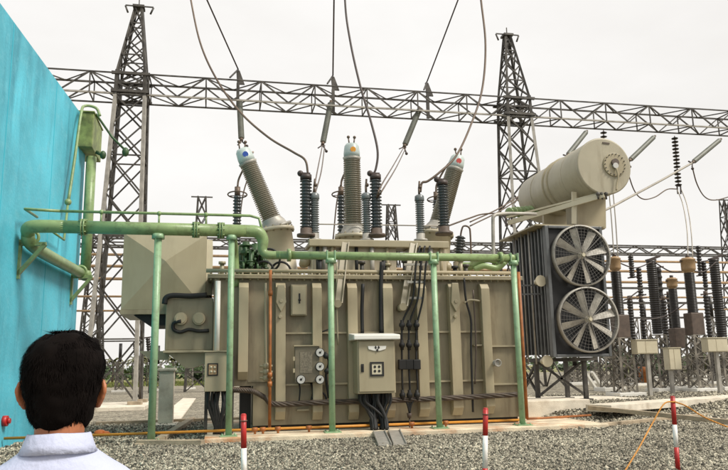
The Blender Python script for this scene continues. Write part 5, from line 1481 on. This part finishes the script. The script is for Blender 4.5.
# ------------------------------------------------------------------ bollards and rope
def bollard(px0, px1, yt, bands, Y, label):
    tp = P(px0, yt, Y=Y); x1 = P(px1, 470, Y=Y)
    d = (x1 - tp); d.y = 0; d.normalize()
    t = thing('bollard', label, 'bollard', (tp.x + d.x * tp.z / -d.z, Y, 0), 'red and white marker posts along the yard')
    end = tp + d * (tp.z / -d.z + 0.1)
    L_ = (end - tp).length; r = 0.036
    cuts = [0] + [(P(px0, y, Y=Y) - tp).length for y in bands]
    while cuts[-1] < L_: cuts.append(min(L_, cuts[-1] + 0.34))
    for k in range(len(cuts) - 1):
        a, b = tp + d * cuts[k], tp + d * cuts[k + 1]
        m_ = MB().cyl(a, b, r, n=16)
        if k == 0: m_.lathe(a, -d, [(0, r), (0.012, r * 0.9), (0.018, r * 0.5)], 16)
        m_.build('red_band' if k % 2 == 0 else 'white_band', M['red'] if k % 2 == 0 else M['white'], t)
    MB().ring(tp + d * 0.07, d, r + 0.006, 0.007, 16, 6).build('eye_ring', M['wire'], t)
    return tp + d * 0.07
b1 = bollard(243.5, 244, 415, (448, 481), 9.4, 'red and white marker post before the left part of the transformer')
b2 = bollard(485.5, 485, 409, (435.5, 468), 9.6, 'red and white marker post before the right part of the transformer')
b3 = bollard(672.5, 678, 397, (424.5, 447), 10.2, 'red and white marker post with orange rope tied to its top')
def twist(name, label, pts, r):
    sp_ = spline(pts, 16); m_ = MB()
    for k in range(3):
        a0 = 2 * math.pi * k / 3
        o_ = []
        for i, p in enumerate(sp_):
            d = (sp_[min(i + 1, len(sp_) - 1)] - sp_[max(i - 1, 0)]).normalized()
            u = d.orthogonal().normalized(); v = d.cross(u)
            a = a0 + i * 0.9
            o_.append(p + (u * math.cos(a) + v * math.sin(a)) * r * 0.55)
        m_.tube(o_, r * 0.6, 6)
    return solo(m_, name, M['yellow'], label, 'rope', 'orange ropes tied to the marker post')
k_ = b3 + Vector((0, -0.04, 0))
twist('rope', 'orange rope hanging slack to the left of its marker post', [k_, P(664, 404, Y=10.1), P(652, 424, Y=10.0), P(640, 446, Y=9.8), P(628, 466, Y=9.6), P(612, 492, Y=9.4)], 0.011)
twist('rope', 'orange rope running off to the right from its marker post', [k_, P(686, 406, Y=10.2), P(704, 417, Y=10.2), P(728, 427, Y=10.2), P(760, 438, Y=10.2)], 0.011)

# ------------------------------------------------------------------ the man in the foreground
PYD = 1.84
hc = P(63, 384, Y=PYD)
face = Vector((hc.x, hc.y, 0)).normalized()
yaw = math.atan2(-face.x, face.y) - R(9)
fx_, fy_ = Vector((math.cos(yaw), math.sin(yaw), 0)), Vector((-math.sin(yaw), math.cos(yaw), 0))
byaw = yaw + R(6)
bx_, by_ = Vector((math.cos(byaw), math.sin(byaw), 0)), Vector((-math.sin(byaw), math.cos(byaw), 0))
def Hd(x, y, z): return hc + fx_ * x + fy_ * y + Vector((0, 0, z))       # head frame
def Bd(x, y, z): return hc + bx_ * x + by_ * (y - 0.012) + Vector((0, 0, z))     # body frame
def loft(m_, rows, T, n=36):
    """rows: z, half width, front, back"""
    vs = []
    for z, rx, f, b in rows:
        for k in range(n):
            a = 2 * math.pi * k / n
            c, s_ = math.cos(a), math.sin(a)
            vs.append(T(rx * c, (f if s_ > 0 else b) * abs(s_) * (1 if s_ > 0 else 1), z) if True else None)
    m = len(rows)
    fs = [(j * n + k, j * n + (k + 1) % n, (j + 1) * n + (k + 1) % n, (j + 1) * n + k) for j in range(m - 1) for k in range(n)]
    fs += [tuple(reversed(range(n))), tuple((m - 1) * n + k for k in range(n))]
    return m_.add(vs, fs, True)
def remesh(o, vox, sm):
    r_ = o.modifiers.new('remesh', 'REMESH'); r_.mode = 'VOXEL'; r_.voxel_size = vox; r_.use_smooth_shade = True
    q_ = o.modifiers.new('smooth', 'SMOOTH'); q_.iterations = sm; q_.factor = 0.5
    return o
foot_z = -hc.z
man = thing('person', 'dark haired man in a pale blue collared shirt seen from behind', 'person', (hc.x, hc.y, 0))
bd = MB()
loft(bd, [(-0.118, .024, .074, .03), (-0.108, .040, .084, -.0), (-0.09, .055, .088, -.05), (-0.06, .066, .089, -.07), (-0.03, .073, .091, -.086), (0, .077, .092, -.096),
          (0.03, .078, .09, -.098), (0.065, .073, .082, -.092), (0.09, .058, .066, -.074), (0.108, .036, .042, -.048), (0.115, .01, .01, -.012)], Hd)
bd.tube([Hd(0, .09, .02), Hd(0, .105, -.015), Hd(0, .112, -.032), Hd(0, .098, -.042)], [.008, .011, .014, .008], 10)      # nose
bd.ball(Hd(0, .092, -.066), .018, sc=(1.2, .5, .5)); bd.ball(Hd(0, .085, -.1), .02)                                          # lips, chin
for s_ in (-1, 1):
    bd.ball(Hd(s_ * .03, .084, .018), .017, sc=(1.3, .6, .6))
    bd.tube(spline([Hd(s_ * .078, .006, .002), Hd(s_ * .09, -.010, .006), Hd(s_ * .0965, -.018, -.012), Hd(s_ * .092, -.013, -.034), Hd(s_ * .081, .002, -.054), Hd(s_ * .076, .008, -.05)], 5), .0062, 8)   # ear rim
    bd.tube([Hd(s_ * .074, .004, -.008), Hd(s_ * .084, -.004, -.014), Hd(s_ * .079, -.0, -.042)], [.012, .0095, .0095], 8)
bd.tube([Bd(0, -.012, -.07), Bd(0, -.016, -.12), Bd(0, -.022, -.17), Bd(0, -.025, -.24)], [.054, .055, .06, .085], 20)
loft(bd, [(-0.17, .06, .055, -.06), (-0.22, .15, .085, -.085), (-.28, .185, .1, -.1), (-.45, .165, .1, -.1), (-.62, .15, .095, -.095), (-.78, .165, .1, -.105), (-.86, .15, .09, -.1)], Bd)
for s_ in (-1, 1):
    bd.tube(spline([Bd(s_ * .17, 0, -.24), Bd(s_ * .21, -.01, -.38), Bd(s_ * .235, -.02, -.54), Bd(s_ * .245, .02, -.66), Bd(s_ * .25, .07, -.79)], 5), [.056 - .0013 * k for k in range(21)], 14)
    bd.tube(spline([Bd(s_ * .09, 0, -.8), Bd(s_ * .1, .01, -1.0), Bd(s_ * .1, .015, -1.2), Bd(s_ * .1, -.01, -1.38), Bd(s_ * .1, -.02, foot_z + .09)], 5), [.085 - .0024 * k for k in range(21)], 14)
    # hand: palm, four unequal fingers curled, thumb from the side
    w_ = Bd(s_ * .25, .07, -.79)
    bd.tube([w_, w_ + Vector((0, 0, -.04)) + by_ * .012, w_ + Vector((0, 0, -.085)) + by_ * .022], [.026, .034, .032], 10)
    for k, (o_, ln) in enumerate(((-.024, .062), (-.008, .074), (.008, .07), (.024, .055))):
        a = w_ + Vector((0, 0, -.085)) + by_ * (.022 - o_)
        bd.tube(spline([a, a + Vector((0, 0, -ln * .45)) - bx_ * s_ * .004, a + Vector((0, 0, -ln * .8)) - bx_ * s_ * .016, a + Vector((0, 0, -ln)) - bx_ * s_ * .03], 3), .0085, 8)
    a = w_ + Vector((0, 0, -.035)) + by_ * .035
    bd.tube([a, a + Vector((0, 0, -.03)) + by_ * .022 - bx_ * s_ * .01, a + Vector((0, 0, -.062)) + by_ * .026 - bx_ * s_ * .022], [.013, .011, .009], 8)
body = remesh(bd.build('body', M['skin'], man), 0.0048, 3)
for s_ in (-1, 1):
    MB().ball(Hd(s_ * .03, .091, .016), .0105).build('eye', M['dial'], man)
# hair: a shell over the skull and short strands
hr = MB()
HROWS = [(-.104, .046, -.02, -.072), (-.094, .058, -.0, -.082), (-.078, .069, .005, -.091), (-.056, .073, .01, -.099), (-.03, .0805, .02, -.106), (-.005, .090, .03, -.112), (.02, .095, .045, -.115),
         (.05, .0935, .08, -.112), (.075, .086, .094, -.104), (.097, .071, .084, -.088), (.112, .05, .062, -.064), (.121, .026, .034, -.036), (.124, .006, .008, -.008)]
def lump(x, y, z):
    k = 0.006 * mnoise.noise(Vector((x * 42, y * 42, z * 42))) + 0.010 * mnoise.noise(Vector((x * 16 + 3, y * 16, z * 16)))
    d = Vector((x, y, z)); d.normalize()
    return Hd(x + d.x * k, y + d.y * k, z + d.z * k * 1.3)
HR2 = []
for i in range(len(HROWS) - 1):
    for u in (0, .33, .66): HR2.append(tuple(HROWS[i][j] * (1 - u) + HROWS[i + 1][j] * u for j in range(4)))
loft(hr, HR2 + [HROWS[-1]], lump, 64)
r7 = random.Random(8)
def hair_pt(f, a):
    i = min(len(HROWS) - 2, int(f * (len(HROWS) - 1))); u = f * (len(HROWS) - 1) - i
    z, rx, ff, b = [HROWS[i][j] * (1 - u) + HROWS[i + 1][j] * u for j in range(4)]
    return Vector((rx * math.cos(a), (ff if math.sin(a) > 0 else b) * abs(math.sin(a)), z))
for k in range(5200):
    f = r7.random() ** 0.75 * 0.98; a = r7.uniform(math.pi * 0.95, math.pi * 2.05) if r7.random() < 0.8 else r7.uniform(0, 2 * math.pi)
    p = hair_pt(f, a)
    nrm = Vector((p.x, p.y + 0.01, p.z * 0.9)).normalized()
    q2 = hair_pt(max(0, f - 0.1), a + r7.uniform(-.12, .12))
    dn_ = (q2 - p); dn_ = dn_.normalized() if dn_.length > 1e-5 else Vector((0, 0, -1))
    if f > 0.9: dn_ = (Vector((r7.gauss(0, 1), r7.gauss(0, 1) - 0.4, -0.15))).normalized()
    L_ = r7.uniform(.015, .034) * (0.55 if f < 0.2 else 1)
    l1 = p + dn_ * L_ * 0.5 + nrm * r7.uniform(.0005, .004)
    l2 = p + dn_ * L_ + nrm * (r7.uniform(-.001, .0055) if r7.random() < 0.93 else r7.uniform(.004, .012)) + Vector((r7.gauss(0, .003), r7.gauss(0, .003), r7.gauss(0, .002)))
    base = p - nrm * 0.002
    sd_ = dn_.cross(nrm).normalized() * r7.uniform(.0006, .0013)
    hr.add([Hd(*(base - sd_)), Hd(*(base + sd_)), Hd(*(l1 + sd_ * .8)), Hd(*(l1 - sd_ * .8)), Hd(*l2)], [(0, 1, 2, 3), (3, 2, 4)], True)
hr.build('hair', M['hair'], man)
# shirt
sh = MB()
loft(sh, [(-.128, .066, .058, -.078), (-.15, .082, .07, -.092), (-.172, .112, .08, -.1), (-.196, .15, .092, -.108), (-.222, .183, .104, -.114), (-.26, .203, .112, -.118), (-.34, .205, .12, -.12),
          (-.5, .188, .116, -.116), (-.66, .178, .112, -.112), (-.8, .188, .118, -.122), (-.84, .186, .116, -.12)], Bd, 44)
for s_ in (-1, 1):
    sh.tube(spline([Bd(s_ * .165, 0, -.245), Bd(s_ * .215, -.01, -.38), Bd(s_ * .24, -.02, -.54), Bd(s_ * .248, .02, -.66), Bd(s_ * .25, .066, -.775)], 5), [.074 - .0016 * k for k in range(21)], 18)
shirt = remesh(sh.build('shirt', M['shirt'], man), 0.007, 2)
for s_ in (-1, 1):
    a, b = Bd(s_ * .249, .052, -.745), Bd(s_ * .25, .07, -.79)
    MB().cyl(a, b, .046, .045, n=20).build('cuff', M['shirt'], shirt)
cl = MB()
NN = 48
vs = []
prof = [(-.155, .068, 1.0), (-.112, .0655, 1.0), (-.106, .067, 1.0), (-.108, .0705, 1.0), (-.132, .079, 1.0), (-.150, .087, 1.0), (-.150, .084, 1.0), (-.128, .0755, 1.0)]
for z, r_, _ in prof:
    for k in range(NN):
        a = 2 * math.pi * k / NN
        c, s_ = math.cos(a), math.sin(a)
        fall = -.022 * max(0, s_) - .004 * abs(c)
        vs.append(Bd(r_ * c * 0.98, r_ * s_ * 1.0 - .016, z + fall))
m = len(prof)
cl.add(vs, [(j * NN + k, j * NN + (k + 1) % NN, ((j + 1) % m) * NN + (k + 1) % NN, ((j + 1) % m) * NN + k) for j in range(m) for k in range(NN)], True)
cl.build('collar', M['shirt'], shirt)
# yoke seam across the shoulders
MB().tube(spline([Bd(-.17, -.075, -.222), Bd(-.1, -.112, -.225), Bd(0, -.121, -.228), Bd(.1, -.112, -.225), Bd(.17, -.075, -.222)], 6), .0022, 6).build('seam', M['shirt'], shirt)
# trousers, belt, shoes
tr = MB()
loft(tr, [(-.8, .182, .112, -.116), (-.88, .184, .112, -.125), (-.94, .17, .1, -.12)], Bd)
for s_ in (-1, 1):
    tr.tube(spline([Bd(s_ * .088, 0, -.84), Bd(s_ * .1, .01, -1.02), Bd(s_ * .1, .015, -1.2), Bd(s_ * .1, -.005, -1.4), Bd(s_ * .1, -.01, foot_z + .06)], 5), [.098 - .0018 * k for k in range(21)], 18)
remesh(tr.build('trousers', M['trousers'], man), 0.009, 2)
for s_ in (-1, 1):
    a = Bd(s_ * .1, -.01, foot_z)
    sm_ = MB().ball(a + Vector((0, 0, .045)), .05, sc=(.85, 1.1, .95)).ball(a + by_ * .11 + Vector((0, 0, .035)), .048, sc=(.95, 1.7, .72))
    sm_.bar(a - by_ * .05 + Vector((0, 0, .012)), a + by_ * .19 + Vector((0, 0, .012)), .088, .024)
    remesh(sm_.build('shoe', M['shoe'], man), 0.006, 2)
